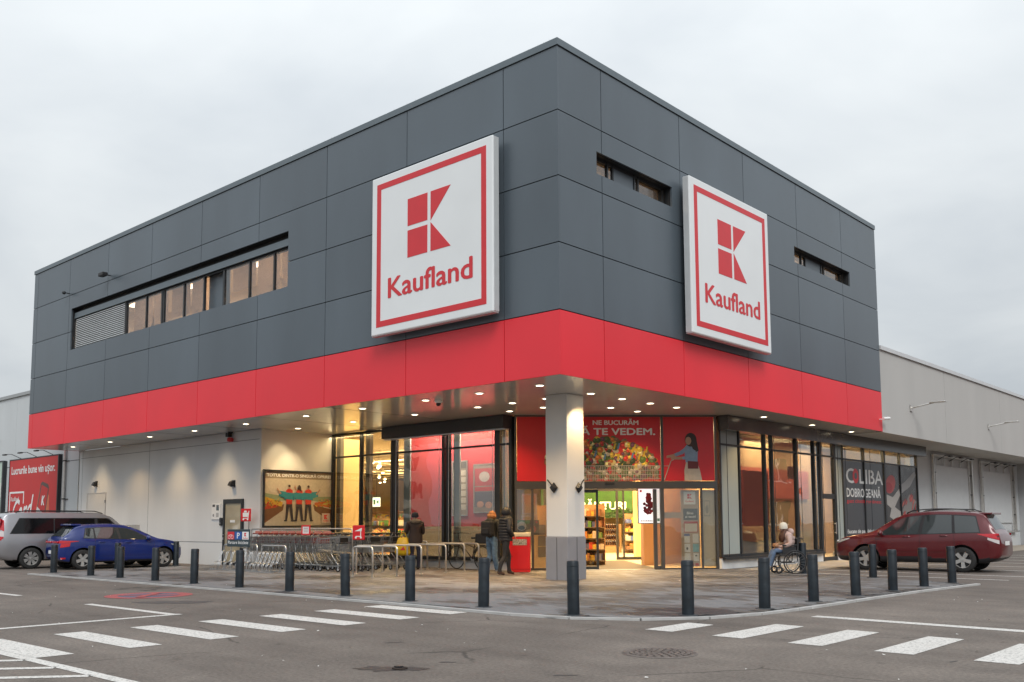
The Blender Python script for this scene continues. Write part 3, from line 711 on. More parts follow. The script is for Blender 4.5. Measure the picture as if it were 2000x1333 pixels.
# ---- side door, service door, small fixtures on the left wall
sd_ = obj('door', MB().box(-15.98,-15.88,1.99,2.06,0,2.16).box(-14.92,-14.82,1.99,2.06,0,2.16).box(-15.88,-14.92,1.99,2.06,2.02,2.16).box(-15.88,-14.92,2.0,2.055,0.0,0.12), M_FRAME, B)
obj('pane', MB().box(-15.88,-14.92,2.02,2.045,0.12,2.02), mat('bronze reflecting pane', (0.38,0.33,0.23), 0.10, 0, 0.25, 1.1, spec=0.9), sd_)
obj('handle', MB().tube([(-15.93,1.99,1.0),(-15.93,1.94,1.0),(-15.82,1.94,1.0)],0.012,6).box(-15.955,-15.905,1.98,1.99,0.84,0.92), M_STEEL, sd_)
obj('note', MB().box(-15.56,-15.28,2.012,2.018,1.40,1.48), M_PRINTW, sd_)
d2 = obj('door', MB().box(-26.25,-24.66,2.035,2.06,0.0,2.57), mat('service door white', (0.63,0.625,0.61), 0.55, 0, 0.04), B)
obj('frame', MB().box(-26.29,-26.25,2.028,2.06,0,2.61).box(-24.66,-24.62,2.028,2.06,0,2.61).box(-26.25,-24.66,2.028,2.06,2.57,2.61), MATS['graphite cladding'] if False else M_STEELW, d2)
for z in (0.5,1.4,2.2): obj('hinge', MB().cyl((-24.64,2.015),0.012,z,z+0.11,8), M_FRAME, d2)
obj('vent_grille', MB().box(-22.8,-21.8,2.02,2.06,1.12,1.34), M_STEELW, B)

# ================================================================ lit store interior
inn = MB()
inn.poly([(-13.85,4.95,0.02),(-5.65,4.95,0.02),(-1.75,8.88,0.02),(-1.75,25,0.02),(-14,40,0.02),(-40,40,0.02),(-40,4.95,0.02)])
I = thing('store_interior', 'warm lit shop hall with cream floor seen through the glass fronts', 'interior')
obj('floor', inn, M_FLOOR, I)
ci = MB().poly([(p[0],p[1],S+0.0) for p in [(-13.9,4.95),(-5.7,4.95),(-1.75,8.9),(-1.75,40),(-40,40),(-40,4.95)]][::-1])
obj('ceiling', ci, mat('shop ceiling', (0.40,0.33,0.24), 0.8, 0, 0.1), I)
for q in ((-40,-2,39.0,39.2),(-39.2,-39,5,38.99),(-14.1,-13.9,4.95,6.2)):
    obj('partition', MB().box(*q,0.021,S-0.002), mat('warm cream partition', (0.76,0.57,0.28), 0.7, 0, 0.05, 0.7), I)
# red partition behind the left windows
rp_ = MB().box(-11.2,-6.5,5.75,5.81,1.24,S); obj('red_panel', rp_, mat('red film', (0.50,0.05,0.055), 0.5, 0, 0.12, 0.5), I)
obj('beige_partition', MB().box(-11.2,-6.5,5.75,5.81,0.02,1.235), mat('beige partition', (0.50,0.42,0.30), 0.6, 0, 0.08, 0.5), I)
# steel columns just inside
for x in (-13.72,-12.18): obj('inner_column', MB().box(x-0.10,x+0.10,4.96,5.1,0.02,S), mat('dark inner post', (0.10,0.095,0.085), 0.6, 0, 0.1), I)
obj('inner_column', MB().box(-10.44,-10.16,5.0,5.06,0.02,S).box(-8.2,-7.95,5.0,5.06,0.02,S).box(-6.18,-6.12,5.0,5.2,0.02,S), MATS['pale green grey panel'], I)
AL = [(-11.6,9,60),(-16,14,130),(-11.5,22,200),(-5.4,8.0,75),(-6.2,12.5,130),(-8.5,17,200),(-12,30,260),(-4.0,17,110),(-3.2,21,90),(-12.9,5.7,34),(-17,9.5,230),(-23,15,300)]
for x, y, e in AL:
    l = bpy.data.lights.new('shop_ceiling_light','AREA'); l.shape = 'SQUARE'; l.size = 2.0 if e > 20 else 0.5; l.energy = e*3.4; l.color = (1.0,0.74,0.38)
    lo = bpy.data.objects.new('shop_ceiling_light', l); COL.objects.link(lo); lo.location = (x,y,S-0.12); lo.parent = I
l = bpy.data.lights.new('partition_fill_light','AREA'); l.shape='RECTANGLE'; l.size=4; l.size_y=0.1; l.energy=170; l.color=(1,0.84,0.66); lo=bpy.data.objects.new('partition_fill_light',l); COL.objects.link(lo); lo.location=(-8.8,5.0,S-0.08); lo.parent=I; lo.rotation_euler=(R(28),0,0)  # added fill light tilted to brighten the red partition; no such fixture here
tr = MB()
for k in range(9):
    y = 6.6+1.6*k; tr.tube([(-30,y,S-0.55),(-6.5,y,S-0.55)],0.03,6)
for x in (-20,-16,-12.2,-9): tr.tube([(x,6,S-0.75),(x,38,S-0.75)],0.035,6)
obj('ceiling_track', tr, mat('cream conduit', (0.6,0.5,0.34), 0.5, 0, 0.1), I)
M_BULB = mat('spot bulb', (1,1,1), 0.4, var=0, emit=((1.0,0.82,0.5),14))
for k, (x, y) in enumerate([(-16.0,8.3),(-18.4,10.6),(-17.6,10.0),(-21.2,13.2),(-22,13),(-24.8,16.0),(-26,17.4),(-28.4,19.4),(-29.5,20),(-4.6,13),(-6.5,15),(-5.5,19),(-8.5,20),(-7,24)]):
    pd = thing('pendant_lamp', ['nearest','second','third','fourth','fifth','sixth','seventh','eighth','farthest'][k if k < 9 else k-9]+' lit spot lamp inside the '+('left window' if k < 9 else 'entrance hall'), 'lamp', (x,y,S-0.55), group='spot lamps inside the shop')
    obj('cord', MB().tube([(0,0,0),(0,0,0.5)],0.008,5), M_BLACK, pd); obj('housing', MB().lathe([(0.02,0.0),(0.05,-0.02),(0.09,-0.16),(0.08,-0.16)],n=12), MATS['cream conduit'], pd); obj('bulb', MB().ball((0,0,-0.15),0.07), M_BULB, pd)

# ================================================================ wings of the building
W1 = thing('warehouse_wing', 'pale grey warehouse wing with overhanging upper wall right of the corner block', 'building')
M_WING = mat('warm grey render', (0.47,0.462,0.445), 0.8, 0, 0.045, 0.6, 0.1, 120, stretch=(1,1,0.3))
M_WINGL = mat('cool white render', (0.58,0.61,0.625), 0.78, 0, 0.045, 0.6, 0.1, 120, stretch=(1,1,0.3))
for a, b in zip((17.30,23.95,31.5,39.2),(23.94,31.49,39.19,60)): obj('upper_wall_panel', MB().box(-0.25,-0.01,a+0.006,b-0.006,4.34,7.18), M_WING, W1)
obj('joint_backing', MB().box(-0.24,-0.05,17.30,60,4.35,7.17), M_BACK, W1)
obj('parapet_cap', MB().box(-0.35,0.05,17.30,60,7.184,7.32), mat('pale metal cap', (0.62,0.63,0.64), 0.4, 0.2, 0.04), W1)
obj('soffit', MB().box(-1.95,-0.26,17.31,60,4.345,4.5), M_WING, W1)
obj('lower_wall', MB().box(-2.1,-1.9,25.25,41.4,0.0,4.344), M_WINGL, W1)
obj('cross_wall', MB().box(-1.899,0.6,41.4,41.6,0,4.344), mat('grey cross wall', (0.42,0.43,0.44),0.8,0,0.05), W1)
obj('wall_joint', MB().box(-1.899,-1.885,25.3,41.38,0.74,0.76), M_BACK, W1)
obj('roof', MB().box(-40,-0.3,17.31,60,6.9,7.1), M_WING, W1)
W0 = thing('warehouse_wing', 'pale grey warehouse wing behind the red billboard at the far left', 'building')
for a, b in zip((-70,-46,-40.2,-34.0),(-46.01,-40.21,-34.01,-27.2)): obj('wall_panel', MB().box(a+0.006,b-0.006,2.05,2.3,0,7.25), M_WINGL, W0)
obj('joint_backing', MB().box(-70,-27.2,2.10,2.28,0,7.24), M_BACK, W0)
obj('parapet_cap', MB().box(-70,-27.2,1.98,2.4,7.254,7.40), mat('grey metal cap', (0.36,0.375,0.38),0.4,0.2,0.04), W0)
obj('wall_joint', MB().box(-70,-27.2,2.042,2.06,4.0,4.02), M_BACK, W0)
dp = thing('downpipe', 'grey drain pipe on the white wall beside the red billboard', 'pipe', (-28.4,1.97,0))
obj('pipe', MB().tube([(0,0,0),(0,0,5.0),(0,0.08,5.1)],0.055,10), M_STEELW, dp)
for z in (0.8,2.4,4.0): obj('bracket', MB().lathe([(0.058,z),(0.072,z),(0.072,z+0.05),(0.058,z+0.05)],n=12).box(-0.02,0.30,0.02,0.08,z,z+0.03), M_FRAME, dp)
# the glazed front continues below the wing: poster windows
glP = glazing((-1.65,17.02,0), R(90), [(0.04,0.08),(0.70,0.06),(2.62,0.07),(4.60,0.14),(6.25,0.07),(8.15,0.08)], 0.34, S-0.02, [3.53])

# ---- billboard frames on the wing
def bill_lamp(par, x, z, out=0.45):
    o = obj('lamp_arm', MB().tube([(x,0,z),(x,-out*0.6,z+0.18),(x,-out,z+0.16)],0.014,6).tube([(x-0.10,0,z+0.02),(x,-out*0.6,z+0.17)],0.010,5), M_FRAME, par)
    obj('lamp_head', MB().bevbox(x-0.16,x+0.16,-out-0.07,-out+0.05,z+0.11,z+0.17,0.015), M_FRAME, o)
for i, (y0, y1) in enumerate(((27.65,33.1),(34.5,40.3))):
    f = thing('billboard', ['empty white billboard frame with lamps nearer the poster windows','empty white billboard frame with lamps at the far right edge'][i], 'billboard', (-1.9,y0,0), R(90), 'empty billboard frames on the wing')
    L = y1-y0
    obj('board', MB().box(0.35,L-0.45,-0.06,-0.004,1.2,3.75), mat('blank board', (0.60,0.635,0.65),0.5,0,0.03), f)
    fr_ = obj('frame', MB().box(0.0,0.07,-0.16,-0.06,0.7,4.22).box(L-0.14,L,-0.16,-0.06,0.7,4.22).box(0.07,L-0.14,-0.15,-0.07,4.12,4.22).box(0.07,L-0.14,-0.15,-0.07,0.7,0.78).box(0.30,0.34,-0.12,-0.06,0.8,4.1).box(L-0.44,L-0.40,-0.12,-0.06,0.8,4.1), M_STEELW, f)
    for k in range(5): obj('strut', MB().box(0.35+k*(L-0.8)/4-0.015,0.35+k*(L-0.8)/4+0.015,-0.10,-0.062,3.76,4.11), M_STEELW, fr_)
    for k in range(3): bill_lamp(f, L*(0.2+0.28*k), 4.15-0.15, 0.5)
    for z in (1.6,2.5,3.4): obj('clip', MB().box(0.07,0.30,-0.14,-0.10,z,z+0.05).box(L-0.40,L-0.14,-0.14,-0.10,z,z+0.05), M_FRAME, f)
for i, y in enumerate((20.1,29.6)):
    t = thing('wall_light_arm', ['long thin grey light arm on the wing nearer the red band','long thin grey light arm at the right edge of the photo'][i], 'wall light', (0.0,y,5.4), R(90), 'light arms on the wing')
    obj('arm', MB().tube([(0,0,0),(0.05,-0.25,0.05),(0.2,-0.75,0.16)],0.03,6), M_STEELW, t); obj('head', MB().bevbox(0.10,0.32,-1.15,-0.60,0.14,0.19,0.02), M_STEELW, t); obj('plate', MB().box(-0.1,0.1,-0.03,-0.002,-0.12,0.12), M_STEELW, t)
t = thing('security_camera', 'small white bullet camera at the right end of the red band', 'camera', (0.0,17.05,4.75), R(90))
obj('bracket', MB().tube([(0,0,0),(0,-0.12,0)],0.02,6), M_PRINTW, t); obj('housing', MB().tube([(-0.1,-0.16,0.01),(0.35,-0.20,0.05)],0.05,8), M_PRINTW, t)
t = thing('wall_light_arm', 'thin grey light arm on the wall at the left edge of the photo', 'wall light', (-36.0,2.05,5.35))
obj('arm', MB().tube([(0,0,0),(0.15,-0.5,0.08),(0.4,-1.3,0.0)],0.03,6), M_STEELW, t); obj('head', MB().bevbox(0.3,0.6,-1.7,-1.2,-0.04,0.02,0.02), M_STEELW, t)

# ================================================================ big square signs
def logo_k(mb, x0, x1, z0, z1, y0, y1):
    """four-part block letter: two squares and two triangles"""
    w, h = x1-x0, z1-z0; g_ = 0.075*w; sx = x0+w*0.47; zm = z0+h*0.5; e = g_/2
    mb.plate(rect(x0,sx,zm+e,z1),y0,y1).plate(rect(x0,sx,z0,zm-e),y0,y1)
    a = sx+g_
    mb.plate([(a,zm+e*0.4),(x1,z1),(a,z1)],y0,y1).plate([(a,z0),(x1,z0),(a,zm-e*0.4)],y0,y1)
def store_sign(loc, rz, label, W, H, lab):
    t = thing('store_sign', label, 'sign', loc, rz, 'square logo signs on the upper storey')
    obj('light_box', MB().bevbox(0,W,-0.36,-0.17,0,H,0.025), M_SIGNW, t)
    obj('edge_trim', MB().box(-0.012,0,-0.33,-0.18,0.02,H-0.02).box(W,W+0.012,-0.33,-0.18,0.02,H-0.02).box(0,W,-0.33,-0.18,-0.012,0), M_SIGNS, t)
    obj('mounting', MB().box(0.5,0.7,-0.17,0.0,0.3,H-0.3), M_FRAME, t); obj('mounting', MB().box(W-0.7,W-0.5,-0.17,0.0,0.3,H-0.3), M_FRAME, t)
    b0, b1 = 0.048, 0.0845
    y0, y1 = -0.366, -0.358
    obj('border', MB().plate(rect(b0*W,W-b0*W,b0*H,b1*H),y0,y1).plate(rect(b0*W,W-b0*W,H-b1*H,H-b0*H),y0,y1).plate(rect(b0*W,b1*W,b1*H,H-b1*H),y0,y1).plate(rect(W-b1*W,W-b0*W,b1*H,H-b1*H),y0,y1), M_SIGNR, t)
    k = MB(); logo_k(k, 0.323*W, 0.68*W, 0.435*H, 0.796*H, y0, y1); obj('emblem', k, M_SIGNR, t)
    tx = MB(); text(tx, 'Kaufland', 0.157*W, 0.847*W, 0.216*H, 0.340*H, -0.3665, 0.034); obj('lettering', tx, M_SIGNR, t)
store_sign((-5.58,0,5.84), 0, 'large square white sign with red block letter on the left front', 4.05, 3.90, 0)
store_sign((0,4.575,5.85), R(90), 'large square white sign with red block letter on the right front', 4.035, 3.87, 1)

# ================================================================ entrance banner (print on film above the doors)
bn = thing('entrance_banner', 'red printed banner with groceries and slogan above the entrance doors', 'banner', EL, ER)
bnp = obj('film', MB().plate(rect(0.07,4.135,2.50,4.31),-0.045,-0.035), M_PRINTR, bn); obj('film', MB().plate(rect(4.215,5.66,2.50,4.31),-0.045,-0.035), M_PRINTR, bn)
obj('lettering', text(MB(), 'NE BUCURĂM', 2.22, 3.51, 4.085, 4.255, -0.049, 0.04), M_PRINTW, bn); obj('lettering', text(MB(), 'SĂ TE VEDEM.', 1.72, 3.98, 3.80, 4.055, -0.049, 0.04), M_PRINTW, bn)
def flat(name, parts, parent, y, dy=0.0006):
    """layered flat print: parts = [(colour, outline), ...]"""
    mb = MB(); cols = []; 
    for i, (c, pts) in enumerate(parts):
        if c not in cols: cols.append(c)
        mb.mi = cols.index(c); yy = y - dy*(1 + i)
        mb.poly([(p[0], yy, p[1]) for p in pts])
    ms = []
    for c in cols:
        ms.append(mat('ink %.3f %.3f %.3f' % c, c, 0.5, 0, 0.08, 14))
    return obj(name, mb, ms, parent)
rnd = random.Random(3)
pr = []
VEG = [(0.05,0.09,0.02),(0.10,0.16,0.03),(0.03,0.05,0.02),(0.45,0.03,0.02),(0.55,0.16,0.03),(0.62,0.42,0.05),(0.62,0.55,0.25),(0.30,0.10,0.05),(0.12,0.04,0.08),(0.45,0.40,0.30),(0.20,0.12,0.06),(0.08,0.13,0.05)]
for k in range(760):
    x = rnd.uniform(0.9,4.03); u = (x-2.45)/1.75
    top = 2.95 + 0.78*max(0.0, 1-u*u*1.0)**0.8
    z = rnd.uniform(2.56, top)
    if z > top-0.02 or (x < 1.0 and z < 2.9): continue
    r = rnd.uniform(0.045,0.10); c = rnd.choice(VEG if z > 2.9 else VEG[:3]+VEG[7:])
    pr.append((c, oval(x,z,r,r*rnd.uniform(0.55,1.0),10,rnd.uniform(0,3))))
    pr.append((tuple(min(1,v*1.7+0.02) for v in c), oval(x-r*0.2,z+r*0.22,r*0.45,r*0.35,8)))
for k in range(12):
    x = rnd.uniform(2.2,3.7); z = rnd.uniform(3.1,3.45); pr.append(((0.60,0.40,0.03) if k%3 else (0.08,0.20,0.38), [(x,z),(x+0.05,z-0.02),(x+0.09,z+0.15),(x+0.05,z+0.16)]))
flat('printed_groceries', pr, bn, -0.046, 0.000004)
ct = MB()
for k in range(64):
    x = 0.95+k*0.049; ct.box(x-0.006,x+0.006,-0.0525,-0.0515,2.51,2.93)
for z in (2.56,2.68,2.80,2.93): ct.box(0.9,4.12,-0.0535,-0.0526,z-0.007,z+0.007)
obj('printed_cart', ct, mat('ink cart grey', (0.42,0.38,0.34),0.5,0,0.1,20), bn)
SK=(0.42,0.24,0.16); HR=(0.035,0.018,0.014); SHT=(0.22,0.30,0.42); SKI=(0.55,0.46,0.36); BAG=(0.16,0.02,0.02)
wm = [(SKI,[(4.80,2.505),(5.30,2.505),(5.25,2.78),(5.16,3.06),(4.86,3.06),(4.80,2.8)]),(SHT,[(4.84,3.02),(5.18,3.02),(5.20,3.46),(5.10,3.56),(4.92,3.56),(4.80,3.42)]),
      (SHT,[(4.80,3.42),(4.92,3.52),(4.78,3.26),(4.56,3.18),(4.50,3.26),(4.66,3.32)]),(SK,[(4.30,3.14),(4.55,3.18),(4.53,3.26),(4.30,3.21)]),(HR,oval(5.00,3.66,0.17,0.20,14)),(HR,[(4.95,3.6),(5.16,3.7),(5.22,3.34),(5.08,3.3),(5.02,3.5)]),
      (SK,oval(4.93,3.63,0.085,0.115,14)),(BAG,[(4.90,2.84),(5.20,2.84),(5.20,3.04),(4.90,3.06)]),(SHT,[(5.02,3.42),(5.14,3.34),(4.98,3.10),(4.74,3.10),(4.74,3.18),(4.92,3.2)]),(SK,[(4.42,3.10),(4.76,3.10),(4.74,3.18),(4.42,3.17)])]
flat('printed_figure', wm, bn, -0.046, 0.0006)
obj('printed_trolley_handle', MB().tube([(4.22,-0.056,2.52),(4.42,-0.056,3.06),(4.50,-0.056,3.10)],0.012,5).tube([(4.22,-0.056,2.92),(4.36,-0.056,2.92)],0.008,5), MATS['ink cart grey'], bn)

# ================================================================ team poster on the recessed wall
ps = thing('advert_poster', 'framed poster of three shop workers in red shirts on the warm lit wall', 'poster', (-13.9,2.12,0), R(90))
obj('frame', MB().box(0,2.70,-0.09,-0.02,1.24,1.29).box(0,2.70,-0.09,-0.02,3.02,3.07).box(0,0.045,-0.09,-0.02,1.29,3.02).box(2.655,2.70,-0.09,-0.02,1.29,3.02), M_FRAME, ps)
PP = [((0.46,0.40,0.30), rect(0.045,2.655,1.29,3.02)), ((0.30,0.24,0.17),[(0.045,2.80),(2.655,2.80),(2.655,3.02),(0.045,3.02)]),
      ((0.52,0.46,0.36),[(0.3,2.35),(2.4,2.35),(2.655,2.70),(2.655,2.80),(0.045,2.80),(0.045,2.70)]),
      ((0.22,0.28,0.16),[(0.045,2.05),(0.9,2.10),(0.9,2.22),(0.045,2.33)]), ((0.22,0.28,0.16),[(1.85,2.10),(2.655,2.03),(2.655,2.25),(1.85,2.22)]),
      ((0.16,0.07,0.03),[(0.045,1.35),(0.75,1.78),(0.80,1.98),(0.045,1.80)]),((0.16,0.07,0.03),[(2.655,1.40),(1.98,1.78),(1.92,1.98),(2.655,1.82)]),
      ((0.55,0.34,0.04),[(0.045,1.98),(0.70,1.90),(0.75,2.04),(0.045,2.22)]),((0.42,0.05,0.02),[(0.045,1.80),(0.55,1.88),(0.40,1.98),(0.045,2.03)]),
      ((0.50,0.12,0.03),[(1.98,1.95),(2.655,1.88),(2.655,2.12),(1.98,2.04)]),((0.45,0.38,0.08),[(2.2,1.98),(2.655,1.95),(2.655,2.10)]),
      ((0.44,0.38,0.27),[(0.75,1.29),(2.0,1.29),(1.7,2.0),(1.05,2.0)])]
for k in range(70):
    l_ = k % 2; x = rnd.uniform(0.06,0.72) if l_ else rnd.uniform(2.0,2.62); z = rnd.uniform(1.88,2.14); PP.append((rnd.choice([(0.5,0.06,0.03),(0.55,0.35,0.05),(0.5,0.18,0.03),(0.18,0.24,0.05)]), oval(x,z,0.03,0.025,8)))
for cx, hgt, arm in ((0.98,2.62,-1),(1.36,2.52,0),(1.72,2.60,1)):
    h_ = hgt; RD=(0.50,0.03,0.02); TL=(0.02,0.22,0.27); DK=(0.025,0.022,0.03)
    PP += [(DK,[(cx-0.14,1.46),(cx-0.07,1.46),(cx+0.0,1.90),(cx+0.09,1.46),(cx+0.17,1.46),(cx+0.11,2.02),(cx-0.11,2.02)]),(DK,oval(cx-0.13,1.45,0.07,0.025,8)),(DK,oval(cx+0.14,1.45,0.07,0.025,8)),
           (RD,[(cx-0.11,1.98),(cx+0.11,1.98),(cx+0.13,2.42),(cx+0.05,2.47),(cx-0.05,2.47),(cx-0.13,2.42)]),(TL,[(cx-0.18,2.14),(cx+0.18,2.12),(cx+0.20,2.34),(cx-0.2,2.36)]),(SK,oval(cx,2.53,0.045,0.062,10)),(HR,oval(cx,2.565,0.048,0.042,10))]
    if arm: PP += [(TL,[(cx+arm*0.10,2.16),(cx+arm*0.40,2.24),(cx+arm*0.36,2.40),(cx+arm*0.12,2.38)]),(SK,[(cx+arm*0.34,2.28),(cx+arm*0.48,2.46),(cx+arm*0.46,2.50),(cx+arm*0.30,2.33)])]
    else: PP += [(SK,[(cx-0.12,2.38),(cx-0.2,2.52),(cx-0.17,2.62),(cx-0.09,2.42)]),(HR,[(cx-0.055,2.56),(cx+0.06,2.57),(cx+0.09,2.38),(cx-0.03,2.45),(cx-0.08,2.40)])]
PP += [((0.60,0.50,0.42),rect(2.27,2.60,1.37,1.69))]
flat('print', PP, ps, -0.04, 0.00015)
tx = MB(); text(tx, "TOT'UL DINTR-O SINGURĂ OPRIRE!", 0.12, 2.60, 2.855, 2.985, -0.062, 0.04); obj('lettering', tx, M_PRINTW, ps)
k = MB(); logo_k(k, 2.36, 2.50, 1.50, 1.64, -0.066, -0.062); obj('emblem', k, M_SIGNR, ps)
tx = MB(); text(tx, 'Kaufland', 2.33, 2.54, 1.42, 1.47, -0.066, 0.02); obj('small_lettering', tx, M_SIGNR, ps)
spot('poster_washer_lamp', (-12.9,3.2,S-0.04), (-13.9,3.1,2.6), 60, 62, 0.7, (1.0,0.76,0.42))
spot('poster_washer_lamp', (-12.98,2.8,S-0.04), (-13.9,2.7,3.2), 40, 62, 0.7, (1.0,0.76,0.42))

# ================================================================ billboards at the far left
bb = thing('billboard', 'red advertising billboard with card and phone picture and three lamps on top', 'billboard', (-34.17,2.05,0))
M_BBR = mat('billboard red', (0.56,0.028,0.028),0.45,0,0.06,0.6)
obj('panel', MB().box(0,5.28,-0.14,-0.01,0.9,4.28), M_BBR, bb); obj('frame', MB().box(-0.05,0,-0.15,0,0.88,4.33).box(5.28,5.36,-0.16,0,0.88,4.33).box(0,5.28,-0.15,0,4.282,4.33), M_FRAME, bb)
tx = MB(); text(tx, 'Lucrurile bune vin ușor.', 0.25, 5.0, 3.52, 3.98, -0.145, 0.03); obj('lettering', tx, M_PRINTW, bb)
fl = [((0.60,0.16,0.08),[(2.75,0.95),(4.6,0.95),(4.5,2.6),(3.5,2.9)]),((0.10,0.07,0.06),[(2.9,0.95),(3.95,0.95),(4.45,2.95),(4.35,3.08),(3.75,3.22),(3.6,3.15)]),((0.50,0.03,0.03),[(2.98,0.98),(3.87,0.98),(4.36,2.9),(3.68,3.08)]),
      ((0.62,0.62,0.62),[(3.05,1.55),(3.80,1.15),(4.02,1.80),(3.28,2.15)])]
flat('printed_phone', fl, bb, -0.142, 0.0008)
tx = MB(); text(tx, 'Kaufland', 0.30, 1.20, 2.42, 2.62, -0.146, 0.02); text(tx, 'Card', 0.35, 2.5, 1.2, 2.45, -0.147, 0.01, 0.28, 0.12); text(tx, 'K', 3.72, 4.0, 2.2, 2.6, -0.150, 0.05, 0.2)
tx.plate(rect(0.12,0.20,1.0,2.85),-0.146,-0.141).plate(rect(0.20,1.78,2.77,2.85),-0.146,-0.141).plate(rect(1.70,1.78,2.3,2.77),-0.146,-0.141); obj('card_lettering', tx, M_PRINTW, bb)
for k in range(3): bill_lamp(bb, 0.9+1.75*k, 4.35, 0.7)
b2_ = thing('billboard', 'pale green billboard with dark frame cut off by the left edge', 'billboard', (-41.0,2.05,0))
obj('panel', MB().box(0,5.95,-0.14,-0.01,0.9,4.28), mat('pale mint print',(0.48,0.60,0.52),0.5,0,0.12,0.5), b2_); obj('frame', MB().box(5.95,6.10,-0.17,0,0.85,4.32).box(0,5.95,-0.17,0,4.283,4.34), M_FRAME, b2_)
flat('print', [((0.05,0.10,0.07),oval(5.5,2.0,0.35,0.3)),((0.62,0.68,0.62),[(3.0,2.8),(5.9,2.6),(5.9,3.3),(3.0,3.6)])], b2_, -0.142)

# ================================================================ window posters on the right
cw = thing('window_poster', 'charcoal window film with white lettering and meat picture behind the red car', 'poster', (-1.65,17.02,0), R(90))
M_CHAR = mat('charcoal film', (0.045,0.048,0.055),0.3,0,0.15,6)
for a, b in ((0.74,2.58),(2.66,4.52)): obj('film', MB().plate(rect(a,b,0.42,3.49),-0.012,-0.006), M_CHAR, cw)
for a, b in ((4.68,6.21),(6.29,8.10)): obj('film', MB().plate(rect(a,b,0.42,3.49),-0.012,-0.006), mat('dark photo film',(0.03,0.025,0.025),0.3,0,0.3,3), cw)
for tt in (('C LIBA', 1.02, 4.42, 2.70, 3.22, -0.014, 0.03), ('DOBROGEANĂ', 1.0, 4.15, 2.20, 2.62, -0.014, 0.025), ('Bucate de pe plaiuri străvechi', 0.95, 4.6, 0.86, 1.06, -0.014, 0.015), ('făcute cu suflet', 0.95, 2.9, 0.60, 0.78, -0.014, 0.015)):
    obj('lettering', text(MB(), *tt), M_PRINTW, cw)
tx = MB(); text(tx, 'gust cinstit românesc', 1.0, 4.2, 1.95, 2.12, -0.014, 0.02); tx.plate(oval(1.86,2.96,0.27,0.27,18),-0.015,-0.013); obj('red_lettering', tx, M_SIGNR, cw)
obj('emblem_ring', MB().plate(oval(1.86,2.96,0.12,0.12,14),-0.0165,-0.0152), M_CHAR, cw)
MEA=[(0.42,0.05,0.05),(0.50,0.12,0.10),(0.34,0.03,0.03),(0.45,0.40,0.36),(0.30,0.27,0.25),(0.12,0.05,0.04)]
mm = [((0.45,0.10,0.10),oval(5.2,2.75,0.55,0.34,16,0.3)),((0.36,0.05,0.06),oval(5.0,2.62,0.4,0.2,14)),((0.42,0.40,0.38),[(4.7,2.0),(5.4,1.75),(6.2,2.35),(6.1,2.6),(5.4,2.25),(4.75,2.35)]),((0.30,0.30,0.30),[(6.3,2.4),(7.3,2.7),(8.05,3.2),(7.9,3.35),(6.8,2.9),(6.3,2.75)]),
      ((0.40,0.38,0.36),[(5.0,1.5),(6.18,1.15),(6.18,1.7),(5.3,1.95)]),((0.22,0.20,0.19),[(6.3,1.7),(7.2,1.5),(8.0,2.1),(7.2,2.4)])]
for k in range(46):
    x = rnd.uniform(6.4,8.0); z = rnd.uniform(0.7,2.3); a_ = rnd.uniform(0.6,1.4); mm.append((rnd.choice(MEA[:3]), oval(x,z,0.16,0.05,8,a_))); mm.append(((0.52,0.2,0.17), oval(x-0.02,z+0.02,0.08,0.012,6,a_)))
for x0, z0 in ((4.9,0.7),(5.4,0.9),(5.8,0.75)): mm.append(((0.38,0.07,0.12), oval(x0,z0,0.3,0.2,12,0.5)))
mm = [(c, [(min(max(p_[0],4.70),8.08), min(max(p_[1],0.44),3.47)) for p_ in pts]) for c, pts in mm if not (min(p_[0] for p_ in pts) < 6.21 and max(p_[0] for p_ in pts) > 6.29)]
flat('print', mm, cw, -0.013, 0.00008)

# ================================================================ notices, lamps and fixtures
def wall_lamp(loc, label):
    t = thing('wall_lamp', label, 'lamp', loc, group='black wedge lamps on the white wall')
    obj('housing', MB().add([(-0.10,0,-0.11),(0.10,0,-0.11),(0.10,0,0.12),(-0.10,0,0.12),(-0.09,-0.18,-0.05),(0.09,-0.18,-0.05),(0.08,-0.12,0.07),(-0.08,-0.12,0.07)],[(0,1,5,4),(1,2,6,5),(2,3,7,6),(3,0,4,7),(4,5,6,7),(3,2,1,0)]), M_BLACK, t)
    obj('lens', MB().box(-0.07,0.07,-0.15,-0.03,-0.115,-0.10), M_PRINTW, t)
wall_lamp((-15.46,2.05,2.66), 'black wedge lamp above the glass side door')
wall_lamp((-25.5,2.05,2.96), 'black wedge lamp above the white service door')
t = thing('alarm_siren', 'small red and black alarm siren under the soffit above the side door', 'siren', (-15.6,2.0,4.10))
obj('bracket', MB().tube([(0,0.05,0.26),(0,-0.1,0.26),(0,-0.1,0.1)],0.03,6).box(-0.08,0.08,-0.16,-0.02,0.10,0.24), M_BLACK, t); obj('beacon', MB().lathe([(0.0,-0.06),(0.10,-0.04),(0.11,0.05),(0.08,0.09),(0,0.10)],c=(0.12,-0.1,-0.02),n=12), mat('beacon red',(0.5,0.01,0.01),0.3,0,0.1), t)
t = thing('notice_board', 'small white notice board left of the glass side door', 'notice board', (-16.74,2.05,1.5))
obj('board', MB().bevbox(0,0.55,-0.03,-0.002,0,0.54,0.006), M_PRINTW, t); flat('print', [((0.05,0.05,0.06),rect(0.06,0.22,0.42,0.5)),((0.10,0.13,0.15),rect(0.30,0.46,0.30,0.48)),((0.3,0.3,0.3),oval(0.13,0.14,0.05,0.05)),((0.45,0.45,0.45),rect(0.3,0.46,0.08,0.22))], t, -0.031)
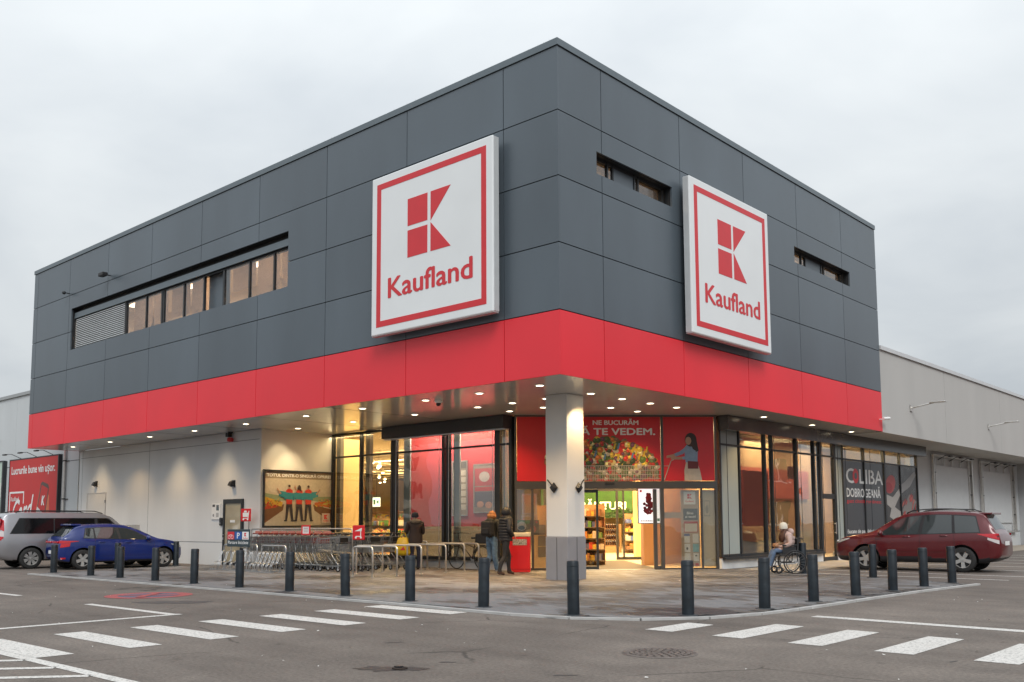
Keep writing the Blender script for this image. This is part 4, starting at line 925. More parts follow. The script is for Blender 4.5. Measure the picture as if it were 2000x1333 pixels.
t = thing('intercom', 'small dark grey intercom box beside the glass side door', 'intercom', (-16.2,2.05,1.30)); obj('housing', MB().bevbox(0,0.13,-0.06,-0.002,0,0.26,0.015), M_FRAME, t); obj('button', MB().lathe([(0,-0.068),(0.02,-0.066),(0.02,-0.058)],axis='y',c=(0.065,0,0.08),n=10), M_STEEL, t)
t = thing('dome_camera', 'white dome camera with dark eye under the soffit near the column', 'camera', (-4.75,1.1,S)); obj('base', MB().lathe([(0.10,0),(0.10,-0.05),(0.07,-0.08)],n=16), M_PRINTW, t); obj('dome', MB().ball((0,0,-0.09),0.065), M_BLACK, t)
t = thing('bullet_camera', 'black box camera on the graphite panels above the long office window', 'camera', (-20.65+0.2,0,10.13)); t.scale = (0.6,0.7,0.7); obj('arm', MB().tube([(0,0,0),(0,-0.25,0)],0.03,6), M_BLACK, t); obj('housing', MB().bevbox(-0.35,0.25,-0.50,-0.22,-0.10,0.08,0.03), M_BLACK, t)
t = thing('wall_sensor', 'tiny dark sensor on the graphite panels near the left end', 'sensor', (-23.83,0,10.05)); obj('arm', MB().tube([(0,0,0),(0,-0.18,0)],0.02,6), M_FRAME, t); obj('head', MB().ball((0,-0.2,0),0.07), M_FRAME, t)

# notices inside the left windows
def board(name, label, cat, loc, rz, w, h, parts, c=(0.75,0.75,0.74), frame=None, grp=None):
    t = thing(name, label, cat, loc, rz, grp)
    obj('sheet', MB().box(0,w,-0.012,0,0,h), mat('sheet %.2f %.2f %.2f' % c, c, 0.5, 0, 0.05), t)
    if frame: obj('frame', MB().box(-0.04,0,-0.02,0,-0.04,h+0.04).box(w,w+0.04,-0.02,0,-0.04,h+0.04).box(0,w,-0.02,0,-0.04,0).box(0,w,-0.02,0,h,h+0.04), frame, t)
    if parts: flat('print', parts, t, -0.0125)
    return t
lines_ = [((0.12,0.11,0.10),rect(0.0,0.60,1.42,1.62))]+[((0.62,0.57,0.48),rect(0.03,0.57,0.15+0.21*k,0.31+0.21*k)) for k in range(6)]
board('price_board','framed list of pale rows behind the left window with dark heading','notice board',(-8.98,5.74,1.60),0,0.60,1.62,lines_,(0.30,0.25,0.20),M_STEELW)
board('leaflet_board','framed leaflet board with red and dark pages behind the second window','notice board',(-8.05,5.74,1.68),0,0.85,1.40,[((0.45,0.08,0.09),rect(0.02,0.83,0.78,1.30)),((0.55,0.50,0.48),oval(0.42,1.05,0.22,0.16)),((0.12,0.12,0.16),rect(0.02,0.83,0.15,0.60)),((0.5,0.06,0.06),rect(0.02,0.83,0.62,0.74)),((0.55,0.30,0.22),oval(0.25,0.22,0.15,0.1)),((0.55,0.30,0.22),oval(0.6,0.2,0.15,0.1))],(0.30,0.25,0.22),M_STEELW)
board('small_notice','small white notice on the red film right of the leaflet board','notice',(-7.05,5.74,1.88),0,0.22,0.42,[((0.3,0.25,0.22),oval(0.11,0.24,0.05,0.1)),((0.5,0.2,0.2),rect(0.03,0.19,0.03,0.08))])
board('small_notice','white sheet low on the beige partition behind the left window','notice',(-9.35,5.74,0.72),0,0.36,0.30,[((0.35,0.30,0.22),rect(0.05,0.15,0.05,0.14))],(0.62,0.56,0.45))

# ================================================================ things inside the entrance (local frame of the chamfer: s along, t inwards)
def ent(s, t, z=0.0):
    c = math.cos(ER); n = math.sin(ER); return (EL[0]+s*c-t*n, EL[1]+s*n+t*c, z)
obj('door_mat', MB().box(1.7,4.1,0.3,6.2,0.024,0.032), mat('dark entrance mat', (0.085,0.072,0.06),0.9,0,0.2,30), I, EL, ER)
vs_ = MB().box(3.98,4.06,6.98,7.08,0.02,2.45).box(4.22,4.28,7.0,7.06,0.02,2.45).box(5.15,5.22,6.98,7.08,0.02,2.45).box(6.1,6.18,6.98,7.08,0.02,2.45).box(1.4,6.18,6.98,7.08,2.45,2.62).box(1.4,1.5,6.98,7.08,0.02,2.45).box(4.06,6.1,7.0,7.05,0.02,0.12)
obj('inner_door_frame', vs_, M_FRAME, I, EL, ER)
for i, (a, b, t0, t1) in enumerate(((4.75,5.15,7.4,7.9),(4.15,4.22,0.25,0.9))):
    if i == 0: obj('cream_pier', MB().box(a,b,t0,t1,0.02,S-0.01), MATS['warm cream partition'], I, EL, ER)
obj('vestibule_wall', MB().box(5.75,5.85,0.3,7.0,0.02,S-0.01), MATS['warm cream partition'], I, EL, ER); obj('vestibule_wall', MB().box(-0.35,-0.25,0.6,7.0,0.02,S-0.01), MATS['warm cream partition'], I, EL, ER)
obj('red_wall_strip', MB().box(5.2,5.70,5.0,5.1,0.9,2.4), M_PRINTR, I, EL, ER)
for x, t, e in ((0.8,2.4,110),(4.9,2.2,70),(2.6,3.4,150),(3.4,10.5,230),(4.2,16,150),(1.0,9,150)):
    l = bpy.data.lights.new('vestibule_light','AREA'); l.size = 1.6; l.energy = e; l.color = (1.0,0.76,0.42); lo = bpy.data.objects.new('vestibule_light', l); COL.objects.link(lo); lo.location = ent(x,t,S-0.1); lo.parent = I
# wine rack
wr_ = thing('wine_rack', 'stepped wooden wine rack with rows of bottles inside the entrance', 'rack', ent(3.85,14.5), ER)
M_WOOD = mat('warm wood', (0.34,0.20,0.09),0.55,0,0.2,6,stretch=(1,1,6)); M_BOT = mat('dark bottle',(0.03,0.012,0.012),0.2,0,0.2)
obj('frame', MB().box(0,0.06,0,1.0,0.02,1.25).box(1.5,1.56,0,1.0,0.02,1.25).box(0.06,1.5,0.9,0.96,0.02,1.25).box(0.06,1.5,0.0,0.05,0.02,0.30), M_WOOD, wr_)
for k in range(4): 
    sh = obj('shelf', MB().box(0.06,1.5,0.10+0.2*k,0.30+0.2*k,0.32+0.24*k,0.35+0.24*k), M_WOOD, wr_)
    mb = MB()
    for j in range(14): mb.lathe([(0.0,0.35+0.24*k),(0.036,0.35+0.24*k),(0.036,0.50+0.24*k),(0.014,0.55+0.24*k),(0.014,0.60+0.24*k),(0,0.60+0.24*k)],c=(0.13+0.1*j,0.2+0.2*k,0),n=6)
    tag(obj('bottles', mb, M_BOT, sh), kind='stuff')
obj('price_sign', MB().box(0.1,0.9,0.95,0.98,1.27,1.62), M_PRINTR, wr_)
# green drinks department wall
gs = thing('department_sign', 'green department sign with pale lettering and leaves deep inside the entrance', 'sign', ent(2.3,19.0), ER)
obj('board', MB().box(0,4.6,0,0.08,1.55,3.3), mat('leaf green board',(0.035,0.12,0.012),0.5,0,0.3,2), gs)
tx = MB(); text(tx, 'BĂUTURI', 1.9, 4.1, 1.95, 2.45, -0.012, 0.03); obj('lettering', tx, mat('lit letters',(0.8,0.75,0.4),0.5,var=0,emit=((1,0.9,0.5),1.2)), gs)
lf = MB()
for k in range(260): 
    x, z = rnd.uniform(1.0,4.5), 1.55+abs(rnd.gauss(0,0.22)); a = rnd.uniform(0,3); lf.poly([(x+0.09*math.cos(a+t),-0.03-rnd.uniform(0,0.1),z+0.05*math.sin(a+t)) for t in (0,1.6,3.1,4.7)])
tag(obj('leaf_garland', lf, mat('garland green',(0.03,0.07,0.015),0.6,0,0.4,9), gs), kind='stuff')
GOODS = [mat('pack %d' % i, c, 0.45, 0, 0.15, 9) for i, c in enumerate([(0.5,0.05,0.03),(0.55,0.40,0.06),(0.10,0.28,0.06),(0.6,0.55,0.42),(0.10,0.14,0.32),(0.42,0.18,0.05),(0.25,0.12,0.06)])]
def shelf_unit(loc, rz, L, H, label, seed, n=4):
    t = thing('shelf_unit', label, 'shelf', loc, rz, 'stocked shelves inside the shop'); q = random.Random(seed)
    obj('back_panel', MB().box(0,L,0.45,0.5,0.02,H), M_WOOD, t)
    for k in range(n):
        z = 0.15+k*(H-0.2)/n; s_ = obj('shelf', MB().box(0,L,0,0.449,z,z+0.03), mat('shelf dark',(0.09,0.07,0.05),0.5,0,0.1), t); mb = MB(); x = 0.02
        while x < L-0.12:
            w_ = q.uniform(0.06,0.16); mb.mi = q.randrange(len(GOODS)); mb.box(x,x+w_*0.92,q.uniform(0.02,0.08),0.40,z+0.031,z+0.03+q.uniform(0.12,0.75*(H-0.2)/n)); x += w_
        tag(obj('goods', mb, GOODS, s_), kind='stuff')
shelf_unit(ent(1.6,15.5), ER, 2.0, 1.9, 'stocked grocery shelf left of the wine rack inside the entrance', 1)
shelf_unit(ent(5.5,13.8), ER, 1.8, 1.7, 'stocked grocery shelf right of the wine rack inside the entrance', 2)
shelf_unit((-23.6,14.0,0), 0, 2.6, 1.6, 'shelf of goods seen through the left window beyond the fruit stand', 3)
shelf_unit((-31,20,0), 0, 4.0, 2.0, 'far shelf of goods seen through the left window', 4)
shelf_unit((-6.6,8.2,0), R(20), 1.2, 1.9, 'narrow shelf of goods behind the last left window pane', 5, 5)
# fruit stand seen through the left window
fs_ = thing('fruit_stand', 'wooden produce stand piled with orange and red fruit behind the left window', 'stand', (-16.7,8.5,0))
obj('table', MB().box(0,1.6,0,0.9,0.75,0.85).box(0.1,0.2,0.1,0.2,0.02,0.75).box(1.4,1.5,0.1,0.2,0.02,0.75).box(0.1,0.2,0.7,0.8,0.02,0.75).box(1.4,1.5,0.7,0.8,0.02,0.75).box(0.05,1.55,0.3,0.34,0.10,0.75), M_WOOD, fs_)
for c_, cx, nm in (((0.55,0.22,0.02),0.25,'orange_pile'),((0.5,0.04,0.02),0.7,'red_pile'),((0.55,0.42,0.05),1.15,'yellow_pile'),((0.10,0.20,0.03),1.45,'green_pile')):
    mb = MB()
    for k in range(26): mb.ball((cx+rnd.uniform(-.18,.18),0.1+rnd.uniform(0,.7),0.88+rnd.uniform(0,.18)),0.055,nu=6,nv=4)
    tag(obj(nm, mb, mat(nm, c_, 0.45, 0, 0.15, 12), fs_), kind='stuff')
pk = thing('pumpkin', 'large round orange pumpkin beside the produce stand behind the left window', 'pumpkin', (-14.9,7.75,0)); pm = MB()
for k in range(10): pm.ball((0.17*math.cos(k*0.628),0.17*math.sin(k*0.628),0.70),0.13,0.13,0.2,8,6)
obj('body', pm, mat('pumpkin skin',(0.55,0.24,0.02),0.5,0,0.15,6), pk, smooth=True); obj('stalk', MB().tube([(0,0,0.85),(0.03,0,0.97)],0.02,6), MATS['garland green'], pk); obj('plinth_box', MB().box(-0.3,0.3,-0.3,0.3,0.02,0.50), M_WOOD, pk)
ex = thing('exit_sign', 'small lit white exit sign hanging deep inside the left window', 'exit sign', (-21.9,13.2,2.1)); obj('panel', MB().box(0,0.5,0,0.04,0,0.42), mat('exit white',(0.8,0.85,0.8),0.5,var=0,emit=((0.8,1,0.9),1.5)), ex); flat('pictogram',[((0.0,0.25,0.10),rect(0.06,0.2,0.1,0.32)),((0.0,0.25,0.10),[(0.25,0.21),(0.42,0.12),(0.42,0.30)])], ex, -0.002); obj('hanger', MB().tube([(0.25,0.02,0.42),(0.25,0.02,1.9)],0.01,5), M_BLACK, ex)
# hanging screen
scn = thing('advert_screen', 'bright hanging screen showing red grapes behind the entrance glass', 'screen', ent(3.55,0.45,1.30), ER)
M_LCD = mat('screen white', (0.8,0.8,0.8),0.3,var=0,emit=((1,1,1),0.75)); obj('housing', MB().bevbox(0,0.68,0,0.08,0,1.02,0.01), M_BLACK, scn); obj('display', MB().plate(rect(0.02,0.66,0.02,1.0),-0.004,0.0), M_LCD, scn)
gr = [(((0.30,0.03,0.05),(0.20,0.015,0.03),(0.12,0.01,0.02))[k%3],oval(0.31+0.02*math.sin(k*2.3)+rnd.uniform(-.15,.15)*(1-abs(k/45-0.4)),0.30+0.55*k/60,0.045,0.045,9)) for k in range(60)]
gr += [((0.35,0.05,0.06),oval(p_[1][0][0]-0.055,p_[1][0][1]+0.012,0.014,0.012,6)) for p_ in gr]
gr += [((0.5,0.02,0.03),rect(0.06,0.12,0.90,0.96)),((0.10,0.30,0.08),rect(0.55,0.62,0.07,0.15))]+[((0.25,0.25,0.25),rect(0.08+0.05*k,0.11+0.05*k,0.06,0.10)) for k in range(8)]
flat('picture', gr, scn, -0.0045, 0.00003); obj('hanger', MB().tube([(0.2,0.04,1.02),(0.2,0.04,3.0)],0.012,5).tube([(0.48,0.04,1.02),(0.48,0.04,3.0)],0.012,5), M_BLACK, scn)
# notices on the right entrance pane
M_TAN = mat('tan film', (0.42,0.33,0.25),0.5,0,0.06)
np_ = thing('notice_board', 'tan notice board with logo and pinned sheets right of the entrance doors', 'notice board', ent(4.70,0.08), ER)
obj('panel', MB().plate(rect(0,0.53,0.09,2.24),0.0,0.02), M_TAN, np_)
obj('tan_panel', MB().plate(rect(0.60,0.97,0.09,2.24),0.0,0.02), mat('beige film',(0.45,0.36,0.22),0.5,0,0.1,2), np_)
obj('white_band', MB().plate(rect(-0.58,0.0,1.45,1.62),0.0,0.01), M_TAN, np_)
obj('logo_plate', MB().plate(rect(0.09,0.42,1.84,2.20),-0.012,0.0), M_PRINTW, np_)
lk = MB(); logo_k(lk,0.19,0.32,2.0,2.13,-0.016,-0.0125); text(lk,'Kaufland',0.14,0.37,1.90,1.95,-0.0125,0.02); obj('logo', lk, M_SIGNR, np_)
obj('welcome_plate', MB().plate(rect(0.07,0.48,1.40,1.72),-0.01,0.0), mat('slate print',(0.05,0.065,0.065),0.5,0,0.3,20), np_); lk = MB(); text(lk,'Bine',0.17,0.35,1.56,1.63,-0.012,0.02); text(lk,'ai venit!',0.12,0.42,1.46,1.53,-0.012,0.02); obj('lettering', lk, M_PRINTW, np_)
sh_ = [((0.40,0.06,0.06),rect(0.08,0.48,1.05,1.36)),((0.62,0.58,0.52),rect(0.10,0.46,1.07,1.30)),((0.1,0.14,0.3),rect(0.08,0.24,0.95,1.01)),((0.62,0.60,0.55),rect(0.08,0.24,0.76,0.95)),((0.62,0.60,0.55),rect(0.32,0.49,0.76,1.01)),((0.62,0.60,0.55),rect(0.08,0.25,0.50,0.73)),((0.2,0.4,0.42),rect(0.32,0.49,0.50,0.73)),((0.62,0.60,0.55),rect(0.08,0.25,0.25,0.47)),((0.62,0.60,0.55),rect(0.33,0.49,0.25,0.47)),((0.1,0.1,0.1),oval(0.16,0.60,0.03,0.04)),((0.15,0.15,0.15),rect(0.38,0.44,0.38,0.42)),((0.42,0.03,0.03),rect(0.10,0.20,0.12,0.19)),((0.42,0.03,0.03),rect(0.24,0.34,0.12,0.19)),((0.42,0.03,0.03),rect(0.38,0.48,0.12,0.19))]
flat('sheets', sh_, np_, -0.001, 0.0006)
flat('faint_marks', [((0.30,0.25,0.15),rect(0.66,0.84,1.5,1.95)),((0.45,0.36,0.22),rect(0.68,0.82,1.53,1.92)),((0.28,0.24,0.15),oval(0.75,1.7,0.05,0.12)),((0.52,0.42,0.28),rect(0.62,0.96,0.10,1.28))], np_, -0.001)
# left part of the entrance: photo booth front and lockers
board('kiosk_panel','dark kiosk panel with green and white print behind the red bin','kiosk',ent(0.10,0.5,1.0),ER,0.62,0.42,[((0.02,0.20,0.08),rect(0.0,0.35,0.32,0.42)),((0.55,0.58,0.58),oval(0.12,0.25,0.14,0.13)),((0.04,0.12,0.2),oval(0.12,0.20,0.1,0.06)),((0.4,0.06,0.03),oval(0.45,0.16,0.09,0.1)),((0.5,0.4,0.2),oval(0.36,0.10,0.12,0.06)),((0.5,0.05,0.05),oval(0.55,0.36,0.03,0.03))],(0.05,0.045,0.045))
lk_ = thing('locker_unit', 'cream locker unit with grey doors behind the left entrance pane', 'lockers', ent(0.62,1.2), ER); obj('cabinet', MB().box(0,1.1,0,0.45,0.02,1.85), MATS['warm cream partition'], lk_)
for i in range(4):
    for j in range(3): obj('locker_door', MB().box(0.12+0.25*i,0.34+0.25*i,-0.02,-0.001,0.35+0.32*j,0.64+0.32*j), mat('locker grey',(0.20,0.17,0.12),0.4,0,0.1), lk_)
board('wall_notice','cream framed notice high behind the left entrance pane','notice',ent(0.30,0.9,1.62),ER,0.35,0.52,None,(0.62,0.52,0.32),M_STEELW)
board('wall_notice','cream framed notice lower behind the left entrance pane','notice',ent(0.28,0.9,1.10),ER,0.38,0.42,None,(0.60,0.50,0.30),M_STEELW)
# room behind the right windows
for q in ((-4.6,-4.5,9.5,25),): obj('partition', MB().box(*q,0.021,S-0.002), mat('peach partition',(0.50,0.33,0.22),0.7,0,0.1,0.5), I)
obj('red_panel', MB().box(-3.6,-3.5,11.0,13.6,1.6,S-0.002), mat('red reflection panel',(0.45,0.10,0.09),0.6,0,0.1,0.6), I); obj('beige_partition', MB().box(-3.6,-3.5,11.0,13.6,0.021,1.59), MATS['beige partition'], I)
obj('red_panel', MB().box(-3.0,-2.9,12.9,14.6,1.2,3.0), MATS['red reflection panel'], I); obj('red_panel', MB().box(-4.44,-4.40,14.6,21.0,2.2,3.3), MATS['red reflection panel'], I); obj('beige_partition', MB().box(-4.44,-4.40,14.6,21.0,0.021,0.95), MATS['beige partition'], I)  # red panels added to imitate the red building reflected in the glass
for y in (11.3,16.5,20.5):
    l = bpy.data.lights.new('right_room_light','AREA'); l.size = 1.2; l.energy = 26; l.color = (1.0,0.84,0.68); lo = bpy.data.objects.new('right_room_light', l); COL.objects.link(lo); lo.location = (-2.7,y,S-0.1); lo.parent = I
atm = thing('cash_machine', 'orange cash machine with lit yellow header behind the right window', 'cash machine', (-2.35,10.75,0), R(90))
obj('cabinet', MB().bevbox(0,0.55,0,0.6,0.02,1.22,0.03), mat('machine orange',(0.60,0.10,0.01),0.4,0,0.1), atm); obj('screen_bay', MB().bevbox(0.0,0.55,0.1,0.6,1.22,1.80,0.03), mat('machine grey',(0.30,0.28,0.26),0.5,0,0.1), atm); obj('header', MB().bevbox(-0.02,0.75,-0.02,0.6,1.80,2.15,0.02), mat('lit yellow',(0.7,0.4,0.02),0.5,var=0,emit=((1,0.6,0.05),1.1)), atm); obj('display', MB().box(0.1,0.45,0.09,0.105,1.35,1.65), M_BLACK, atm)
cs = thing('lounge_counter', 'rounded tan counter beside the orange cash machine behind the right window', 'counter', (-3.0,12.2,0)); obj('body', MB().lathe([(0.0,0.021),(0.75,0.021),(0.8,0.7),(0.72,0.98),(0.6,1.05),(0,1.05)],n=24), mat('tan veneer',(0.42,0.28,0.12),0.35,0,0.15,3), cs, smooth=False)
ex = thing('exit_sign', 'small green emergency exit sign behind the right window', 'exit sign', (-2.2,14.7,2.75), R(90)); obj('panel', MB().box(0,0.42,0,0.04,0,0.42), M_PRINTW, ex); flat('pictogram',[((0.0,0.30,0.12),rect(0.06,0.36,0.06,0.36))], ex, -0.002); obj('hanger', MB().tube([(0.2,0.02,0.42),(0.2,0.02,1.6)],0.01,5), M_BLACK, ex)

# ================================================================ bollards
ORD = ['first','second','third','fourth','fifth','sixth','seventh','eighth','ninth','tenth','eleventh','twelfth','thirteenth','fourteenth','fifteenth','sixteenth','seventeenth','eighteenth','nineteenth','twentieth']
bo_body = MB().lathe([(0.088,0.0),(0.088,0.76),(0.082,0.774),(0.07,0.78),(0.0,0.782)], n=20).mesh('post', M_BOLL, True); bo_body.set_sharp_from_angle(angle=R(40))
bo_base = MB().lathe([(0.145,0.0),(0.145,0.008),(0.089,0.014)], n=20).mesh('base_plate', mat('bollard base',(0.05,0.055,0.06),0.7,0,0.3,20))
bo_cap = MB().lathe([(0.0885,0.70),(0.0905,0.702),(0.0905,0.71),(0.0885,0.712)], n=20).mesh('band', M_BOLL)
BL = [(-15.28,-3.64),(-12.9,-3.66),(-11.25,-3.66),(-9.42,-3.68),(-7.6,-3.70),(-5.72,-3.72),(-3.92,-3.72),(-2.07,-3.78),(-0.28,-3.79),(1.5,-3.83),(3.4,-3.94),(4.67,-2.91),(5.04,-1.31),(5.07,0.35),(5.11,2.01),(5.17,3.62),(5.25,5.10),(5.34,6.55)]
BS = [((-15.82,-1.57),'dark bollard standing behind the row beside the blue hatchback door'),((-16.55,0.69),'dark bollard by the front wheel of the blue hatchback'),((3.29,7.49),'dark bollard in front of the red car front wheel, back row'),((1.27,8.12),'dark bollard just right of the wheelchair')]
def bollard(x, y, label, grp):
    t = thing('bollard', label, 'bollard', (x,y,0.026), random.uniform(0,3), grp); p_ = link('post', bo_body, t); link('base_plate', bo_base, t); link('band', bo_cap, p_)
    p_.rotation_euler = (random.gauss(0,0.009), random.gauss(0,0.009), 0)
for i, (x, y) in enumerate(BL):
    bollard(x, y, ('%s dark grey bollard from the left along the kerb' % ORD[i]) if i < 9 else ('%s dark grey bollard from the right end of the kerb row' % ORD[17-i]), 'bollards along the kerb')
for (x, y), lab in BS: bollard(x, y, lab, 'bollards behind the kerb row')

# ================================================================ hoop railings, racks
def hoop(name, loc, rz, L, H, label, grp, r=0.024):
    t = thing(name, label, 'railing', loc, rz, grp)
    obj('tube', MB().tube(fillet([(0,0,0),(0,0,H),(L,0,H),(L,0,0)],0.11,6), r, 10), M_STEELW, t, smooth=True)
    for x in (0,L): obj('foot_plate', MB().cyl((x,0),0.05,0,0.01,12), M_STEELW, t)
hp = [(-7.0,0.30,0.76),(-7.85,1.08,1.62),(-7.95,2.06,1.55),(-7.95,2.95,1.55),(-8.15,3.90,1.50),(-8.2,4.42,1.60)]
hl = ['short steel hoop rail nearest the kerb at the cart bay','second steel hoop rail from the kerb, beside the carts','third steel hoop rail from the kerb, by the man with the yellow bag','fourth steel hoop rail from the kerb below the red window film','fifth steel hoop rail from the kerb below the window post','steel hoop rail closest to the window with the bicycle']
for (x,y,L), lab in zip(hp, hl): hoop('hoop_rail', (x,y,0.03), 0, L, 0.74, lab, 'steel hoop rails by the windows')
hoop('hoop_rail', (-10.1,4.45,0.03), 0, 1.35, 0.78, 'steel hoop rail behind the man with the yellow bag', 'steel hoop rails by the windows')
def bike_rack(loc, rz, L, n, label):
    t = thing('bike_rack', label, 'bike rack', loc, rz, 'bicycle racks by the carts')
    obj('hoop', MB().tube(fillet([(0,0.42,0),(0,0.42,0.72),(L,0.42,0.72),(L,0.42,0)],0.1,6),0.022,8), M_STEEL, t, smooth=True)
    obj('base_rail', MB().box(-0.05,L+0.05,-0.03,0.03,0.0,0.03), M_STEEL, t); obj('base_rail', MB().box(-0.05,L+0.05,0.39,0.45,0.0,0.03), M_STEEL, t)
    m_ = MB()
    for s_ in (0,0.07): m_.tube(fillet([(s_,-0.02,0.03),(s_,0.02,0.22),(s_,0.20,0.24),(s_,0.30,0.52),(s_,0.40,0.55),(s_,0.44,0.03)],0.05,4),0.009,6)
    me = m_.mesh('wheel_holder', M_STEEL, True)
    for k in range(n): link('wheel_holder', me, t, (0.06+k*(L-0.2)/(n-1),0,0))
bike_rack((-13.2,-0.02,0.03), 0, 1.75, 6, 'low steel bicycle rack behind the blue bicycle parking sign'); bike_rack((-11.25,-0.02,0.03), R(-2), 1.25, 6, 'low steel bicycle rack in front of the first carts')
# bicycle parking sign
t = thing('parking_sign', 'dark teal bicycle parking sign with red, blue and white pictograms', 'sign', (-12.72,0.22,0.03), R(4))
obj('panel', MB().bevbox(0,1.06,-0.02,0.0,0.67,1.17,0.008), mat('dark teal sign',(0.035,0.055,0.065),0.4,0,0.08), t); obj('post', MB().tube([(0.15,0.02,0),(0.15,0.02,0.9)],0.016,6), M_STEEL, t); obj('post', MB().tube([(0.9,0.02,0),(0.9,0.02,0.9)],0.016,6), M_STEEL, t)
obj('red_field', MB().plate(rect(0.02,0.34,0.88,1.10),-0.024,-0.021), M_SIGNR, t); obj('blue_field', MB().plate(rect(0.37,0.69,0.88,1.10),-0.024,-0.021), mat('sign blue',(0.02,0.10,0.36),0.4,0,0.05), t); obj('white_field', MB().plate(rect(0.72,1.02,0.88,1.10),-0.024,-0.021), M_PRINTW, t)
tx = MB(); text(tx,'P',0.48,0.60,0.91,1.07,-0.026,0.03); text(tx,'Parcare biciclete',0.06,1.0,0.75,0.84,-0.024,0.02)
for cx in (0.11,0.25):
    a_ = [R(30*k) for k in range(13)]
    for k in range(12): tx.poly([(cx+0.05*math.cos(a_[k]),-0.026,0.95+0.05*math.sin(a_[k])),(cx+0.062*math.cos(a_[k]),-0.026,0.95+0.062*math.sin(a_[k])),(cx+0.062*math.cos(a_[k+1]),-0.026,0.95+0.062*math.sin(a_[k+1])),(cx+0.05*math.cos(a_[k+1]),-0.026,0.95+0.05*math.sin(a_[k+1]))])
tx.plate([(0.11,0.945),(0.15,1.02),(0.22,1.02),(0.25,0.945),(0.24,0.945),(0.21,1.01),(0.155,1.01),(0.12,0.945)],-0.027,-0.0255); obj('pictogram', tx, M_PRINTW, t)
lk = MB(); logo_k(lk,0.82,0.92,0.97,1.07,-0.028,-0.0245); text(lk,'Kaufland',0.76,0.98,0.90,0.94,-0.0255,0.02); obj('logo', lk, M_SIGNR, t)
# red cart signs
def cart_sign(loc, H, label, flip=False):
    t = thing('cart_sign', label, 'sign', loc, R(20), 'red trolley signs at the cart bay')
    obj('panel', MB().bevbox(-0.19,0.19,-0.03,0.0,H-0.40,H,0.02), mat('bright sign red',(0.62,0.012,0.02),0.4,0,0.05), t)
    obj('post', MB().tube([(-0.1,0.012,0),(-0.1,0.012,H-0.2)],0.011,6), M_FRAME, t); obj('post', MB().tube([(0.1,0.012,0),(0.1,0.012,H-0.2)],0.011,6), M_FRAME, t)
    z = H-0.40; p_ = MB(); y0, y1 = -0.036, -0.031
    if not flip: p_.plate([(-0.10,z+0.14),(0.08,z+0.14),(0.10,z+0.27),(-0.11,z+0.27)],y0,y1).plate([(0.08,z+0.10),(0.11,z+0.10),(0.14,z+0.33),(0.11,z+0.33)],y0,y1).plate(rect(-0.1,0.11,z+0.085,z+0.105),y0,y1).plate([(-0.07,z+0.28),(0.05,z+0.28),(0.03,z+0.34),(-0.05,z+0.34)],y0,y1)
    else: p_.plate([(-0.12,z+0.24),(0.10,z+0.24),(0.11,z+0.33)],y0,y1).plate(rect(0.06,0.085,z+0.10,z+0.26),y0,y1).plate(rect(-0.09,0.09,z+0.085,z+0.11),y0,y1)
    p_.plate(oval(-0.08,z+0.065,0.03,0.03),y0,y1).plate(oval(0.08,z+0.065,0.03,0.03),y0,y1); obj('pictogram', p_, M_PRINTW, t)
cart_sign((-14.2,1.75,0.03), 1.80, 'red trolley sign on two posts beside the glass side door')
cart_sign((-8.55,1.72,0.03), 1.27, 'red trolley sign on two posts at the right end of the carts', True)
# rail behind the carts
t = thing('cart_bay_rail', 'long steel rail with red strip running behind the shopping carts', 'railing', (-14.35,2.05,0.03))
obj('tube', MB().tube(fillet([(0,0,0),(0,0,1.17),(5.1,0,1.17),(5.1,0,0)],0.1,5),0.022,8), M_STEELW, t, smooth=True)
for x in (1.7,3.4): obj('post', MB().tube([(x,0,0),(x,0,1.15)],0.02,8), M_STEELW, t)
for i in range(9): obj('red_strip', MB().bevbox(0.25+0.44*i,0.62+0.44*i,-0.03,-0.005,1.02,1.10,0.008), mat('pinkish plastic strip',(0.52,0.20,0.16),0.4,0,0.1), t)
board('red_framed_notice','small white notice in a red frame above the shopping carts','notice',(-10.62,1.35,1.07),R(8),0.26,0.20,[((0.4,0.3,0.3),rect(0.04,0.22,0.04+0.05*k,0.06+0.05*k)) for k in range(3)],(0.75,0.72,0.7),M_SIGNR)

